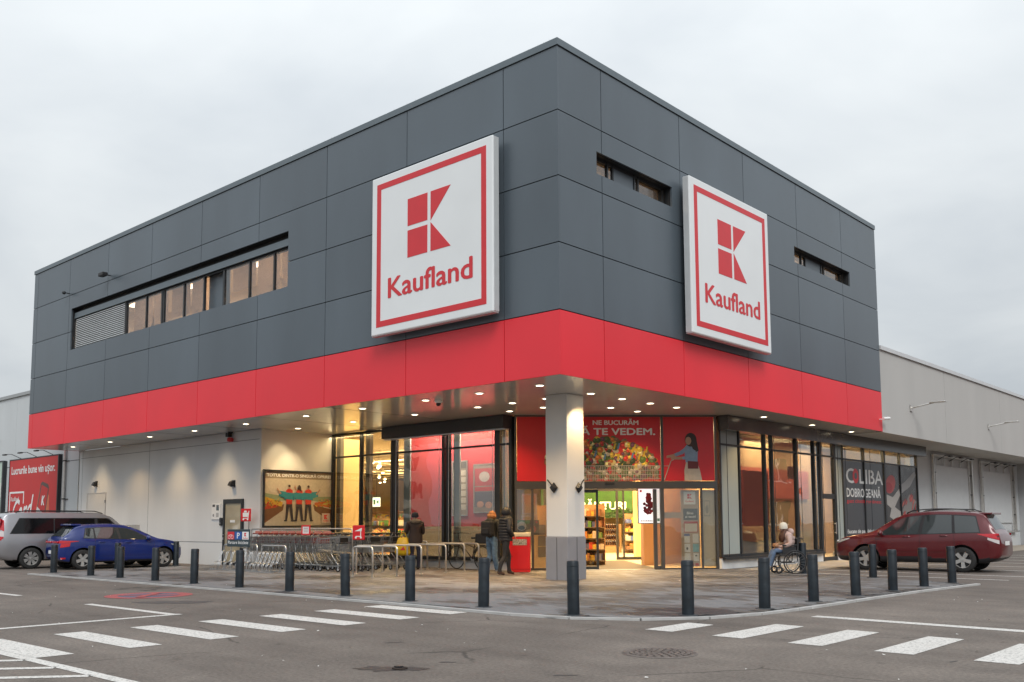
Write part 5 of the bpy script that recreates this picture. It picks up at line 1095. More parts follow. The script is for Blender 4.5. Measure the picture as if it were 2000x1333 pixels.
# ================================================================ shopping carts (nose towards -x, handle towards +x)
def cart_parts(hm):
    P = {}
    bk_ = MB(); W = 0.25; wr = 0.0048
    def zb(x): return 0.50 - 0.10*(x+0.0)*0 + (0.10*(-x)/0.82)       # basket floor rises to the nose
    def zt(x): return 0.94 - 0.06*(-x)/0.82
    def hw(x): return W - 0.07*(-x)/0.82
    for s_ in (-1,1):
        for k in range(13):
            x = -0.02-0.80*k/12; bk_.tube([(x,s_*hw(x),zt(x)),(x*0.98-0.01,s_*(hw(x)-0.03),zb(x))],wr,3,False)
        for f in (0.0,0.25,0.5,0.75): bk_.tube([(0,s_*(W-0.03*(1-f)*0.9),zb(0)+(zt(0)-zb(0))*f),(-0.82,s_*(hw(-0.82)-0.03*(1-f)),zb(-0.82)+(zt(-0.82)-zb(-0.82))*f)],wr,3,False)
    for k in range(7):
        f = -1+2*k/6; bk_.tube([(0,f*(W-0.03),zb(0)),(-0.82,f*(hw(-0.82)-0.03),zb(-0.82))],wr,3,False); bk_.tube([(-0.82,f*(hw(-0.82)-0.03),zb(-0.82)),(-0.84,f*hw(-0.82),zt(-0.82))],wr,3,False)
    for k in range(8):
        x = -0.05-0.72*k/7; bk_.tube([(x,-hw(x)+0.03,zb(x)),(x,hw(x)-0.03,zb(x))],wr,3,False)
    for z in (0.62,0.75): bk_.tube([(-0.83,-hw(-0.82),z),(-0.83,hw(-0.82),z)],wr,3,False)
    bk_.tube([(0.02,-W,0.95),(-0.84,-hw(-0.82),0.885),(-0.84,hw(-0.82),0.885),(0.02,W,0.95)],0.008,5)
    P['basket'] = (bk_.mesh('basket', M_CHROME), None)
    fl_ = MB()
    for k in range(7):
        f = -1+2*k/6; fl_.tube([(0.0,f*0.21,0.52),(-0.10,f*0.22,0.93)],wr,3,False)
    for z in (0.55,0.68,0.80,0.92): fl_.tube([(-0.02-(z-0.5)*0.2,-0.22,z),(-0.02-(z-0.5)*0.2,0.22,z)],wr,3,False)
    P['flap'] = (fl_.mesh('flap', M_CHROME), None)
    fr = MB()
    for s_ in (-1,1):
        fr.tube(fillet([(0.06,s_*0.26,1.02),(-0.02,s_*0.255,0.92),(-0.30,s_*0.23,0.50),(0.02,s_*0.27,0.17),(-0.04,s_*0.27,0.15),(-0.70,s_*0.17,0.15)],0.05,3),0.011,6)
    fr.tube([(-0.02,-0.27,0.16),(-0.02,0.27,0.16)],0.010,6); fr.tube([(-0.70,-0.17,0.15),(-0.70,0.17,0.15)],0.010,6); fr.tube([(-0.30,-0.23,0.50),(-0.30,0.23,0.50)],0.010,6)
    P['frame'] = (fr.mesh('frame', M_CHROME, True), None)
    P['handle'] = (MB().tube([(0.075,-0.26,1.03),(0.075,0.26,1.03)],0.017,8).bevbox(0.03,0.10,-0.07,0.07,0.99,1.05,0.01).mesh('handle', hm), None)
    P['child_seat'] = (MB().bevbox(-0.12,-0.02,-0.19,0.19,0.76,0.785,0.008).bevbox(-0.03,-0.01,-0.17,0.17,0.80,0.93,0.006).mesh('child_seat', hm), None)
    return P
cw_t = MB().lathe([(0.030,-0.013),(0.060,-0.013),(0.063,-0.006),(0.063,0.006),(0.060,0.013),(0.030,0.013)],axis='y',n=14).mesh('caster', M_BLACK, True)
cw_h = MB().lathe([(0.0,-0.015),(0.032,-0.014),(0.032,0.014),(0.0,0.015)],axis='y',n=12).box(-0.012,0.012,-0.018,-0.016,0.0,0.09).box(-0.012,0.012,0.016,0.018,0.0,0.09).mesh('hub', M_STEEL)
CP = {'red': cart_parts(mat('dark red handle',(0.22,0.035,0.03),0.4,0,0.15)), 'black': cart_parts(mat('black handle',(0.02,0.022,0.024),0.4,0,0.15))}
def make_cart(loc, rz, kind, label, grp):
    t = thing('shopping_cart', label, 'shopping cart', loc, rz, grp)
    for nm, (me, _) in CP[kind].items(): link(nm, me, t)
    for x, y in ((0.0,-0.27),(0.0,0.27),(-0.70,-0.17),(-0.70,0.17)):
        c = link('caster', cw_t, t, (x,y,0.064), random.uniform(-0.4,0.4)); link('hub', cw_h, c)
    return t
for nm, kind, x0, y0, n, dx in (('front','red',-9.98,1.67,13,0.28),('middle','black',-8.70,2.42,17,0.28),('back','black',-8.75,3.30,13,0.30)):
    for k in range(n):
        make_cart((x0-k*dx+random.uniform(-.01,.01), y0+random.uniform(-.012,.012), 0.032), random.uniform(-.015,.015), kind, '%s nested shopping cart from the right in the %s row' % (ORD[k], nm), 'nested carts in the %s row' % nm)
make_cart((-9.05,1.62,0.032), R(14), 'black', 'last shopping cart turned askew at the right end of the front row', 'nested carts in the front row')

# ================================================================ litter bin
t = thing('litter_bin', 'tall bright red litter bin with pale lid left of the entrance', 'bin', (-5.05,4.42,0.03), R(38))
obj('body', MB().bevbox(-0.28,0.28,-0.24,0.24,0.0,0.94,0.012), mat('bin red',(0.62,0.006,0.008),0.3,0,0.05,coat=0.3), t)
obj('lid', MB().bevbox(-0.285,0.285,-0.245,0.245,0.945,1.05,0.015), mat('bin lid cream',(0.66,0.58,0.46),0.4,0,0.06), t)
obj('opening', MB().plate(rect(-0.18,0.20,0.72,0.88),-0.244,-0.241), mat('rubbish print',(0.32,0.30,0.28),0.4,0,0.75,28), t); obj('door_seam', MB().box(-0.279,0.279,-0.2425,-0.2405,0.08,0.086), M_BACK, t); obj('lock', MB().lathe([(0,-0.246),(0.012,-0.245),(0.012,-0.24)],axis='y',c=(-0.2,0,0.42),n=8), M_BLACK, t)

# ================================================================ bicycle
t = thing('bicycle', 'dark bicycle with rear box parked below the red window film', 'bicycle', (-7.15,4.60,0.03), R(180))
def wheel_ring(x, z, R_): return [(x+R_*math.cos(2*math.pi*k/24),0,z+R_*math.sin(2*math.pi*k/24)) for k in range(24)]
for x in (-0.52,0.52):
    w_ = obj('wheel', MB().tube(wheel_ring(x,0.33,0.32),0.016,6,closed=True), M_BLACK, t); sp_ = MB()
    for k in range(14): a = 2*math.pi*k/14; sp_.tube([(x,0,0.33),(x+0.31*math.cos(a),0,0.33+0.31*math.sin(a))],0.0015,3,False)
    obj('spokes', sp_, M_STEEL, w_); obj('mudguard', MB().tube([(x+0.36*math.cos(R(a)),0,0.33+0.36*math.sin(R(a))) for a in range(20,171,15)],0.014,5), M_BLACK, w_)
obj('frame', MB().tube([(-0.12,0,0.30),(0.40,0,0.78),(0.44,0,0.90)],0.017,6).tube([(-0.12,0,0.30),(-0.24,0,0.80)],0.016,6).tube([(-0.52,0,0.33),(-0.12,0,0.30)],0.012,5).tube([(-0.52,0,0.33),(-0.22,0,0.68)],0.011,5).tube([(-0.20,0,0.62),(0.40,0,0.80)],0.015,6).tube([(0.40,0,0.80),(0.52,0,0.33)],0.014,6), mat('bike dark paint',(0.05,0.035,0.03),0.4,0.2,0.1), t)
obj('saddle', MB().bevbox(-0.40,-0.12,-0.07,0.07,0.86,0.92,0.025).tube([(-0.24,0,0.78),(-0.25,0,0.87)],0.012,6), M_BLACK, t); obj('handlebar', MB().tube(fillet([(0.30,-0.28,1.02),(0.46,-0.18,1.03),(0.46,0.18,1.03),(0.30,0.28,1.02)],0.06,4),0.012,6).tube([(0.44,0,0.90),(0.46,0,1.03)],0.014,6), M_BLACK, t); obj('rear_box', MB().bevbox(-0.82,-0.40,-0.18,0.18,0.74,1.02,0.03), M_BLACK, t); obj('crank', MB().lathe([(0,-0.03),(0.09,-0.03),(0.09,-0.02),(0,-0.02)],axis='y',c=(-0.12,0,0.30),n=14).tube([(-0.12,-0.05,0.30),(-0.02,-0.06,0.18)],0.010,5), M_STEEL, t)

# ================================================================ cars
def interp(T, x):
    n = len(T)
    if x <= T[0][0]: return T[0][1]
    if x >= T[-1][0]: return T[-1][1]
    for i in range(n-1):
        if T[i][0] <= x <= T[i+1][0]: break
    def sl(j):
        if j <= 0 or j >= n-1: return 0.0 if n < 2 else ((T[min(j+1,n-1)][1]-T[max(j-1,0)][1])/(T[min(j+1,n-1)][0]-T[max(j-1,0)][0]))
        a = (T[j][1]-T[j-1][1])/(T[j][0]-T[j-1][0]); b = (T[j+1][1]-T[j][1])/(T[j+1][0]-T[j][0])
        return 0.0 if a*b <= 0 else 2*a*b/(a+b)
    h = T[i+1][0]-T[i][0]; t = (x-T[i][0])/h
    return (2*t**3-3*t*t+1)*T[i][1]+(t**3-2*t*t+t)*h*sl(i)+(-2*t**3+3*t*t)*T[i+1][1]+(t**3-t*t)*h*sl(i+1)
def crom(P, m):
    out = []; n = len(P)
    for i in range(n-1):
        p0, p1, p2, p3 = P[max(i-1,0)], P[i], P[i+1], P[min(i+2,n-1)]
        for k in range(m):
            t = k/m; out.append(tuple(0.5*((2*p1[j])+(-p0[j]+p2[j])*t+(2*p0[j]-5*p1[j]+4*p2[j]-p3[j])*t*t+(-p0[j]+3*p1[j]-3*p2[j]+p3[j])*t**3) for j in (0,1)))
    out.append(P[-1]); return out
def car_ring(sp, x):
    zt, zb, w = interp(sp['top'],x), interp(sp['bot'],x), interp(sp['half'],x)
    be = min(interp(sp['belt'],x), zt-0.05); be = max(be, zb+0.12)
    c = max(0.0, min(1.0, (zt-be)/0.5)); wr = w*(0.94*(1-c)+sp.get('roofw',0.80)*c)
    P = [(0,zb),(0.78*w,zb),(0.94*w,zb+0.05),(0.985*w,zb+0.30*(be-zb)),(1.0*w,zb+0.66*(be-zb)),(0.972*w,be),(wr+0.012*c,zt-0.10*c-0.02),(wr*0.93,zt-0.022),(wr*0.5,zt+0.002),(0,zt+0.01)]
    return crom(P, 4)
def side_y(ring, z):
    for a, b in zip(ring[8:], ring[9:]):
        if a[1] <= z <= b[1] and b[1] > a[1]: return a[0]+(b[0]-a[0])*(z-a[1])/(b[1]-a[1])
    return ring[16][0]
def make_car(name, label, sp, loc, rz, k, paint_m, tyre_scale=1.0):
    t = thing(name, label, 'car', loc, rz); t.scale = (k,k,k)
    L = sp['L']; N = 84; xs = [L*(0.5-0.5*math.cos(math.pi*i/(N-1)))*0.5+L*i/(N-1)*0.5 for i in range(N)]
    mb = MB(); rings = []
    for x in xs:
        r = car_ring(sp, x); rings.append(r)
    M = len(rings[0]); vs = []; fs = []
    full = 2*M-2
    for x, r in zip(xs, rings):
        vs += [(x,-p[0],p[1]) for p in r] + [(x,p[0],p[1]) for p in r[-2:0:-1]]
    for i in range(N-1):
        for j in range(full):
            l = (j+1) % full; fs.append((i*full+j,(i+1)*full+j,(i+1)*full+l,i*full+l))
    fs.append(tuple(range(full))); fs.append(tuple(reversed([(N-1)*full+j for j in range(full)])))
    mb.add(vs, fs); me = mb.mesh('body', [paint_m, M_BLACK], True)
    bo = bpy.data.objects.new('body', me); COL.objects.link(bo)
    wr_ = sp['wr']; cut = MB()
    for x in sp['wx']:
        for s_ in (-1,1): cut.lathe([(0,s_*0.50),(wr_*1.20,s_*0.50),(wr_*1.20,s_*1.4),(0,s_*1.4)][::s_], axis='y', c=(x,0,wr_*1.02), n=28)
    cme = cut.mesh('cut', M_BLACK); bmx = bmesh.new(); bmx.from_mesh(cme); bmesh.ops.remove_doubles(bmx, verts=bmx.verts, dist=1e-5); bmesh.ops.recalc_face_normals(bmx, faces=bmx.faces); bmx.to_mesh(cme); bmx.free()
    bmx = bmesh.new(); bmx.from_mesh(me); bmesh.ops.recalc_face_normals(bmx, faces=bmx.faces); bmx.to_mesh(me); bmx.free()
    co_ = bpy.data.objects.new('cut', cme); COL.objects.link(co_)
    md = bo.modifiers.new('b','BOOLEAN'); md.object = co_; md.operation = 'DIFFERENCE'; md.solver = 'EXACT'
    dg = bpy.context.evaluated_depsgraph_get(); dg.update(); nm = bpy.data.meshes.new_from_object(bo.evaluated_get(dg)); bo.modifiers.clear(); bo.data = nm
    bpy.data.objects.remove(co_)
    while len(nm.materials) < 2: nm.materials.append(M_BLACK)
    for p in nm.polygons:
        c = p.center; near = any(math.hypot(c.x-x, c.z-wr_*1.02) < wr_*1.215 for x in sp['wx'])
        well = near and (abs(c.y) < interp(sp['half'],c.x)*0.94-0.02 or abs(p.normal.y) < 0.35)
        p.material_index = 1 if (c.z < sp['clad'] or well) else 0; p.use_smooth = not well
    nm.set_sharp_from_angle(angle=R(42))
    bo.name = 'body'; bo.parent = t
    def patch(nm_, m_, fn, nu=14, nv=6, par=bo, sides=(-1,1)):
        for s_ in sides:
            q = MB(); V = [fn(u/nu, v/nv) for u in range(nu+1) for v in range(nv+1)]
            V = [(p[0], s_*p[1], p[2]) for p in V]; F = [(u*(nv+1)+v,(u+1)*(nv+1)+v,(u+1)*(nv+1)+v+1,u*(nv+1)+v+1) for u in range(nu) for v in range(nv)]
            if s_ > 0: F = [f[::-1] for f in F]
            q.add(V, F); obj(nm_, q, m_, par, smooth=True)
    def side_patch(nm_, m_, xb0, xb1, xt0, xt1, fzb, fzt, off=0.008, **kw):
        def fn(u, v):
            xb = xb0+(xb1-xb0)*u; xt = xt0+(xt1-xt0)*u; x = xb+(xt-xb)*v; za = fzb(xb); zc_ = fzt(xt); z = za+(zc_-za)*v
            return (x, side_y(car_ring(sp,x), z)+off, z)
        patch(nm_, m_, fn, **kw)
    def top_patch(nm_, m_, x0, x1, f0=0.9, f1=0.9, off=0.008):
        def fn(u, v):
            x = x0+(x1-x0)*u; r = car_ring(sp,x); f = f0+(f1-f0)*u; y = -r[28][0]*f+2*r[28][0]*f*v; top = interp(sp['top'],x)
            z = top+0.01-0.03*(y/(r[28][0]+1e-6))**2; return (x, y, z+off)
        patch(nm_, m_, fn, 12, 10, sides=(1,))
    be = lambda x: interp(sp['belt'],x)+0.02
    G_ = sp.get('glass', mat('car glass',(0.030,0.036,0.036),0.03,0,0,spec=1.0))
    a0, d0_ = sp['side'][0], sp['side'][-1]
    side_patch('window_surround', M_BLACK, a0[0]-0.03, d0_[1]+0.05, a0[2]-0.02, d0_[3]+0.02, lambda x: interp(sp['belt'],x)+0.005, lambda x: max(interp(sp['belt'],x)+0.04, min(interp(sp['top'],x)-0.105, sp['wtop']+0.015)), off=0.004, nu=30)
    for x0 in (sp['wx'][0],):
        side_patch('sill_crease', paint_m, sp['wx'][0]+0.45, sp['wx'][1]-0.45, sp['wx'][0]+0.45, sp['wx'][1]-0.45, lambda x: sp['clad']+0.16, lambda x: sp['clad']+0.20, off=0.012, nu=20, nv=2)
    for (a,b,c,d,drop) in sp['side']:
        side_patch('side_window', G_, a,b,c,d, be, lambda x, dr=drop: max(interp(sp['belt'],x)+0.05, min(interp(sp['top'],x)-dr, sp['wtop'])))
    for (x0,x1) in sp['seams']:
        for s_ in (-1,1):
            q = MB(); P_ = []
            for j in range(9):
                x = x0+(x1-x0)*j/8; z = sp['clad']+(interp(sp['belt'],x)-sp['clad'])*j/8; P_.append((x, s_*(side_y(car_ring(sp,x),z)+0.001), z))
            q.tube(P_,0.004,4); obj('door_seam', q, M_BLACK, bo)
    for x, z in sp['handles']:
        for s_ in (-1,1):
            y = side_y(car_ring(sp,x),z); obj('door_handle', MB().tube([(x-0.10,s_*(y+0.005),z),(x-0.05,s_*(y+0.03),z+0.008),(x+0.06,s_*(y+0.03),z+0.008),(x+0.10,s_*(y+0.005),z)],0.014,6), paint_m, bo)
    top_patch('windscreen', G_, sp['ws'][0], sp['ws'][1], 0.97, 0.92); top_patch('rear_window', G_, sp['rw'][0], sp['rw'][1], 0.88, 0.92)
    for nm_, m_, x0, x1, z0, z1, sh in sp['lamps']:
        side_patch(nm_, m_, x0, x1, x0+sh, x1+sh, lambda x, a=z0, p=x0, q=x1: a if not isinstance(a, tuple) else a[0]+(a[1]-a[0])*min(1,max(0,(x-p)/(q-p))), lambda x, a=z1, p=x0+sh, q=x1+sh: a if not isinstance(a, tuple) else a[0]+(a[1]-a[0])*min(1,max(0,(x-p)/(q-p))), off=0.010, nu=8, nv=5)
    # tail: plate, bumper strip
    obj('number_plate', MB().box(-0.014,-0.006,-0.26,0.26,sp['plate'],sp['plate']+0.11), M_PRINTW, bo)
    if sp.get('rearlamp'):
        y0, y1, z0, z1 = sp['rearlamp']
        for s_ in (-1,1): obj('tail_lamp', MB().bevbox(-0.02,0.06,min(s_*y0,s_*y1),max(s_*y0,s_*y1),z0,z1,0.015), sp['lamps'][0][1], bo)
    for x in (sp['wx'][1]+0.50,):
        for s_ in (-1,1):
            xm = sp['mirror']; y = side_y(car_ring(sp,xm),be(xm)); obj('wing_mirror', MB().ball((xm,s_*(y+0.12),be(xm)+0.05),0.07,0.11,0.08,10,7).tube([(xm,s_*y,be(xm)),(xm,s_*(y+0.08),be(xm)+0.03)],0.02,6), sp.get('mirm',paint_m), bo, smooth=True)
    if sp.get('rails'):
        x0, x1 = sp['rails']
        for s_ in (-1,1):
            P_ = [(x0+(x1-x0)*j/10, s_*(car_ring(sp,x0+(x1-x0)*j/10)[28][0]*1.0), interp(sp['top'],x0+(x1-x0)*j/10)+(0.0 if j in (0,10) else 0.05)) for j in range(11)]
            obj('roof_rail', MB().tube(P_,0.018,6), M_BLACK, bo, smooth=True)
    if sp.get('spoiler'):
        x, z, w_ = sp['spoiler']; obj('spoiler', MB().bevbox(x-0.14,x+0.20,-w_,w_,z-0.03,z+0.025,0.018), paint_m, bo)
    ty = MB().lathe([(wr_*0.66,-0.10),(wr_*0.93,-0.105),(wr_*1.0,-0.085),(wr_*1.0,0.085),(wr_*0.93,0.105),(wr_*0.66,0.10)],axis='y',n=32).mesh('tyre', mat('tyre rubber',(0.018,0.018,0.018),0.8,0,0.2,20), True)
    rim = MB(); rim.lathe([(wr_*0.60,0.06),(wr_*0.66,0.10),(wr_*0.68,0.10),(wr_*0.69,-0.09)],axis='y',n=32)
    ns_ = sp.get('spokes',5)
    for i in range(ns_):
        a = 2*math.pi*i/ns_
        for da in ((-0.10,0.10) if ns_ > 5 else (0,)):
            ww = 0.022 if ns_ > 5 else 0.042
            d1 = Vector((math.cos(a+da*0.3),0,math.sin(a+da*0.3))); d2 = Vector((math.cos(a+da*1.6),0,math.sin(a+da*1.6))); n_ = Vector((-math.sin(a),0,math.cos(a)))
            p0, p1 = d1*0.04, d2*wr_*0.64
            rim.add([p0-n_*ww+Vector((0,0.085,0)),p0+n_*ww+Vector((0,0.085,0)),p1+n_*ww*1.25+Vector((0,0.09,0)),p1-n_*ww*1.25+Vector((0,0.09,0)),p0-n_*ww+Vector((0,0.05,0)),p0+n_*ww+Vector((0,0.05,0)),p1+n_*ww*1.25+Vector((0,0.05,0)),p1-n_*ww*1.25+Vector((0,0.05,0))],[(0,1,2,3),(0,3,7,4),(1,5,6,2),(3,2,6,7)])
    rim.lathe([(0,0.095),(0.05,0.092),(0.055,0.07)],axis='y',n=16); rim_me = rim.mesh('rim', mat('alloy rim',(0.55,0.54,0.52),0.3,0.7,0.08))
    dk = MB().lathe([(0,0.03),(wr_*0.64,0.03)],axis='y',n=24).mesh('brake_disc', M_BLACK)
    for x in sp['wx']:
        for s_ in (-1,1):
            w_ = link('wheel', ty, t, (x, s_*(sp['track']), wr_)); w_.rotation_euler = (0,0.4*x,0 if s_ > 0 else math.pi)
            link('rim', rim_me, w_); link('brake_disc', dk, w_)
    return t
def car_paint(name, c, metal=0.35): return mat(name, c, 0.32, metal, 0.03, 2, coat=0.8)
RL = mat('tail lamp red',(0.50,0.01,0.02),0.15,0,0.1,20,spec=0.8); HL = mat('clear lamp',(0.55,0.56,0.56),0.1,0.3,0.1,20,spec=0.9); WL = mat('white lens',(0.6,0.55,0.55),0.15,0,0.1)
SUV = dict(L=4.6, top=[(0,.86),(.03,1.02),(.12,1.14),(.28,1.42),(.40,1.60),(.75,1.675),(1.6,1.71),(2.35,1.66),(2.75,1.53),(3.35,1.17),(3.55,1.10),(4.1,1.01),(4.4,.90),(4.56,.74),(4.6,.6)],
  bot=[(0,.46),(.12,.36),(.5,.25),(4.0,.24),(4.4,.27),(4.6,.40)], half=[(0,.70),(.06,.78),(.3,.86),(1,.895),(3.6,.895),(4.1,.86),(4.4,.75),(4.55,.60),(4.6,.5)], belt=[(0,1.04),(.5,1.08),(1.5,1.05),(3.4,.99),(3.7,.95)], roofw=0.76,
  wr=0.345, wx=(0.96,3.60), track=0.79, clad=0.40, side=[(0.50,1.12,0.62,1.16,.13),(1.20,2.02,1.23,1.92,.12),(2.12,3.22,2.02,2.62,.12)], wtop=1.60, seams=[(1.15,1.15),(2.07,2.05),(3.22,3.30)], handles=[(1.42,1.00),(2.42,0.97)], ws=(2.72,3.30), rw=(0.14,0.36),
  lamps=[('tail_lamp',RL,0.03,0.54,(0.89,1.045),(1.07,1.06),0.0),('reverse_lamp',WL,0.03,0.30,(0.78,0.90),(0.885,0.96),0.0),('head_lamp',HL,4.08,4.54,(0.90,0.74),(0.94,0.86),-0.04)], plate=0.74, mirror=3.12, rails=(0.75,2.45), spoiler=(0.36,1.62,0.57), spokes=5)
I20 = dict(L=4.04, top=[(0,.66),(.03,.86),(.10,1.00),(.30,1.17),(.52,1.36),(.85,1.425),(1.5,1.45),(2.05,1.41),(2.45,1.27),(2.98,1.03),(3.12,.98),(3.6,.89),(3.85,.79),(4.0,.66),(4.04,.52)],
  bot=[(0,.40),(.1,.30),(.4,.22),(3.5,.20),(3.9,.23),(4.04,.34)], half=[(0,.62),(.05,.72),(.22,.81),(.6,.865),(1.2,.885),(3.2,.885),(3.7,.82),(3.95,.66),(4.04,.5)], belt=[(0,.97),(.5,.98),(1.5,.95),(3.0,.90)], roofw=0.75,
  wr=0.315, wx=(0.70,3.28), track=0.77, clad=0.27, side=[(0.72,1.02,0.80,1.02,.14),(1.08,1.80,1.06,1.72,.12),(1.88,2.86,1.82,2.36,.12)], wtop=1.36, seams=[(1.04,1.06),(1.85,1.84),(2.90,2.98)], handles=[(1.25,0.86),(2.10,0.84)], ws=(2.42,2.92), rw=(0.14,0.48),
  lamps=[('tail_lamp',RL,0.02,0.56,(0.83,0.895),(0.925,0.91),0.0),('tail_lamp',RL,0.04,0.30,(0.70,0.74),(0.825,0.86),0.02),('head_lamp',HL,3.56,3.98,(0.74,0.62),(0.78,0.72),-0.03),('reflector',RL,0.06,0.20,0.34,0.39,0.0)], plate=0.50, mirror=2.72, spoiler=(0.52,1.42,0.50), spokes=5, rearlamp=(0.10,0.60,0.84,0.90))
VAN = dict(L=5.0, top=[(0,.95),(.03,1.40),(.10,1.70),(.30,1.83),(.8,1.87),(3.1,1.86),(3.55,1.74),(4.15,1.27),(4.3,1.19),(4.75,1.05),(4.93,.86),(5.0,.6)],
  bot=[(0,.44),(.12,.34),(.5,.26),(4.4,.24),(4.8,.27),(5.0,.4)], half=[(0,.80),(.05,.88),(.3,.93),(1,.95),(4.0,.95),(4.6,.86),(4.9,.7),(5.0,.52)], belt=[(0,1.15),(2,1.14),(4.2,1.08)], roofw=0.84,
  wr=0.345, wx=(0.98,4.18), track=0.84, clad=0.30, side=[(0.34,1.66,0.62,1.66,.16),(1.70,3.02,1.70,3.0,.16),(3.12,4.05,3.10,3.50,.15)], wtop=1.66, seams=[(1.68,1.68),(3.06,3.06),(4.02,4.1)], handles=[(2.9,1.0)], ws=(3.55,4.12), rw=(0.04,0.12),
  lamps=[('tail_lamp',RL,0.02,0.15,(1.30,1.24),(1.66,1.60),0.0),('tail_lamp',RL,0.02,0.13,(0.92,1.02),(1.08,1.06),0.0),('reverse_lamp',WL,0.02,0.14,1.07,1.24,0.0),('head_lamp',HL,4.5,4.85,0.78,0.95,0.0)], plate=0.62, mirror=3.98, rails=(0.5,3.3), spokes=7, glass=mat('privacy glass',(0.006,0.006,0.007),0.06,0,0,spec=0.35))
def place_car(name, label, sp, contact, side, ang, k, pm):
    a = R(ang); lx, ly = sp['wx'][0]*k, side*(sp['track']+0.1)*k
    return make_car(name, label, sp, (contact[0]-(lx*math.cos(a)-ly*math.sin(a)), contact[1]-(lx*math.sin(a)+ly*math.cos(a)), 0.004), a, k, pm)
place_car('estate_car', 'dark red estate car with black roof rails parked before the charcoal poster', SUV, (4.10,11.42), 1, 183, 0.94, car_paint('maroon paint',(0.105,0.003,0.007),0.15))
place_car('hatchback', 'bright blue hatchback parked nose to the white wall', I20, (-16.85,-2.15), -1, 84, 0.95, car_paint('blue paint',(0.0003,0.016,0.15),0.05))
place_car('minivan', 'silver grey minivan with black windows at the left edge', VAN, (-18.80,-2.90), -1, 85, 0.935, car_paint('silver paint',(0.36,0.36,0.38),0.7))

# ================================================================ people
def skin_body(name, joints, bones, mats, parent, root='pelvis', level=2):
    """joints: name -> (xyz, radius); bones: (a, b, material index)"""
    bm = bmesh.new(); sk = bm.verts.layers.skin.verify(); V = {}
    for j, (p, r) in joints.items():
        v = bm.verts.new(p); v[sk].radius = (r[0], r[1]) if isinstance(r, tuple) else (r, r); v[sk].use_root = (j == root); V[j] = v
    for a, b, _ in bones: bm.edges.new((V[a], V[b]))
    me = bpy.data.meshes.new(name); bm.to_mesh(me); bm.free()
    o = bpy.data.objects.new(name, me); COL.objects.link(o)
    s1 = o.modifiers.new('s','SKIN'); s1.use_smooth_shade = True; s2 = o.modifiers.new('u','SUBSURF'); s2.levels = level; s2.render_levels = level
    dg = bpy.context.evaluated_depsgraph_get(); dg.update(); nm = bpy.data.meshes.new_from_object(o.evaluated_get(dg)); o.modifiers.clear(); o.data = nm
    nm.materials.clear()
    for m in mats: nm.materials.append(m)
    seg = [(Vector(joints[a][0]), Vector(joints[b][0]), i) for a, b, i in bones]
    for p in nm.polygons:
        best = (9e9, 0)
        for a, b, i in seg:
            d = b-a; t_ = max(0, min(1, (p.center-a).dot(d)/max(d.length_squared,1e-9))); q = (p.center-(a+d*t_)).length
            if q < best[0]: best = (q, i)
        p.material_index = best[1]; p.use_smooth = True
    o.parent = parent; return o
def cloth(name, c, rough=0.85, var=0.25): return mat(name, c, rough, 0, var, 14, 0.4, 45)
M_SKIN = mat('skin',(0.46,0.27,0.20),0.55,0,0.08,20)
def hand(J, Bn, pre, wrist, d, side, up=(0,0,1), mi=3):
    """palm and five fingers from the wrist along d; side = thumb side"""
    w, d, s_, u = Vector(wrist), Vector(d).normalized(), Vector(side).normalized(), Vector(up)
    J[pre+'palm'] = (tuple(w+d*0.05), (0.034,0.020)); Bn.append((pre+'wrist', pre+'palm', mi))
    for i, (o_, l_) in enumerate(((0.030,0.070),(0.010,0.080),(-0.010,0.075),(-0.030,0.060))):
        a = w+d*0.085+s_*o_; b = a+d*l_*0.6-u*0.012; c = b+d*l_*0.3-u*0.03
        for n_, q in (('a',a),('b',b),('c',c)): J['%sf%d%s' % (pre,i,n_)] = (tuple(q), 0.0085)
        Bn += [(pre+'palm','%sf%da' % (pre,i),mi),('%sf%da' % (pre,i),'%sf%db' % (pre,i),mi),('%sf%db' % (pre,i),'%sf%dc' % (pre,i),mi)]
    a = w+d*0.035+s_*0.040; b = a+d*0.035+s_*0.020
    J[pre+'ta'] = (tuple(a),0.010); J[pre+'tb'] = (tuple(b),0.009); Bn += [(pre+'palm',pre+'ta',mi),(pre+'ta',pre+'tb',mi)]
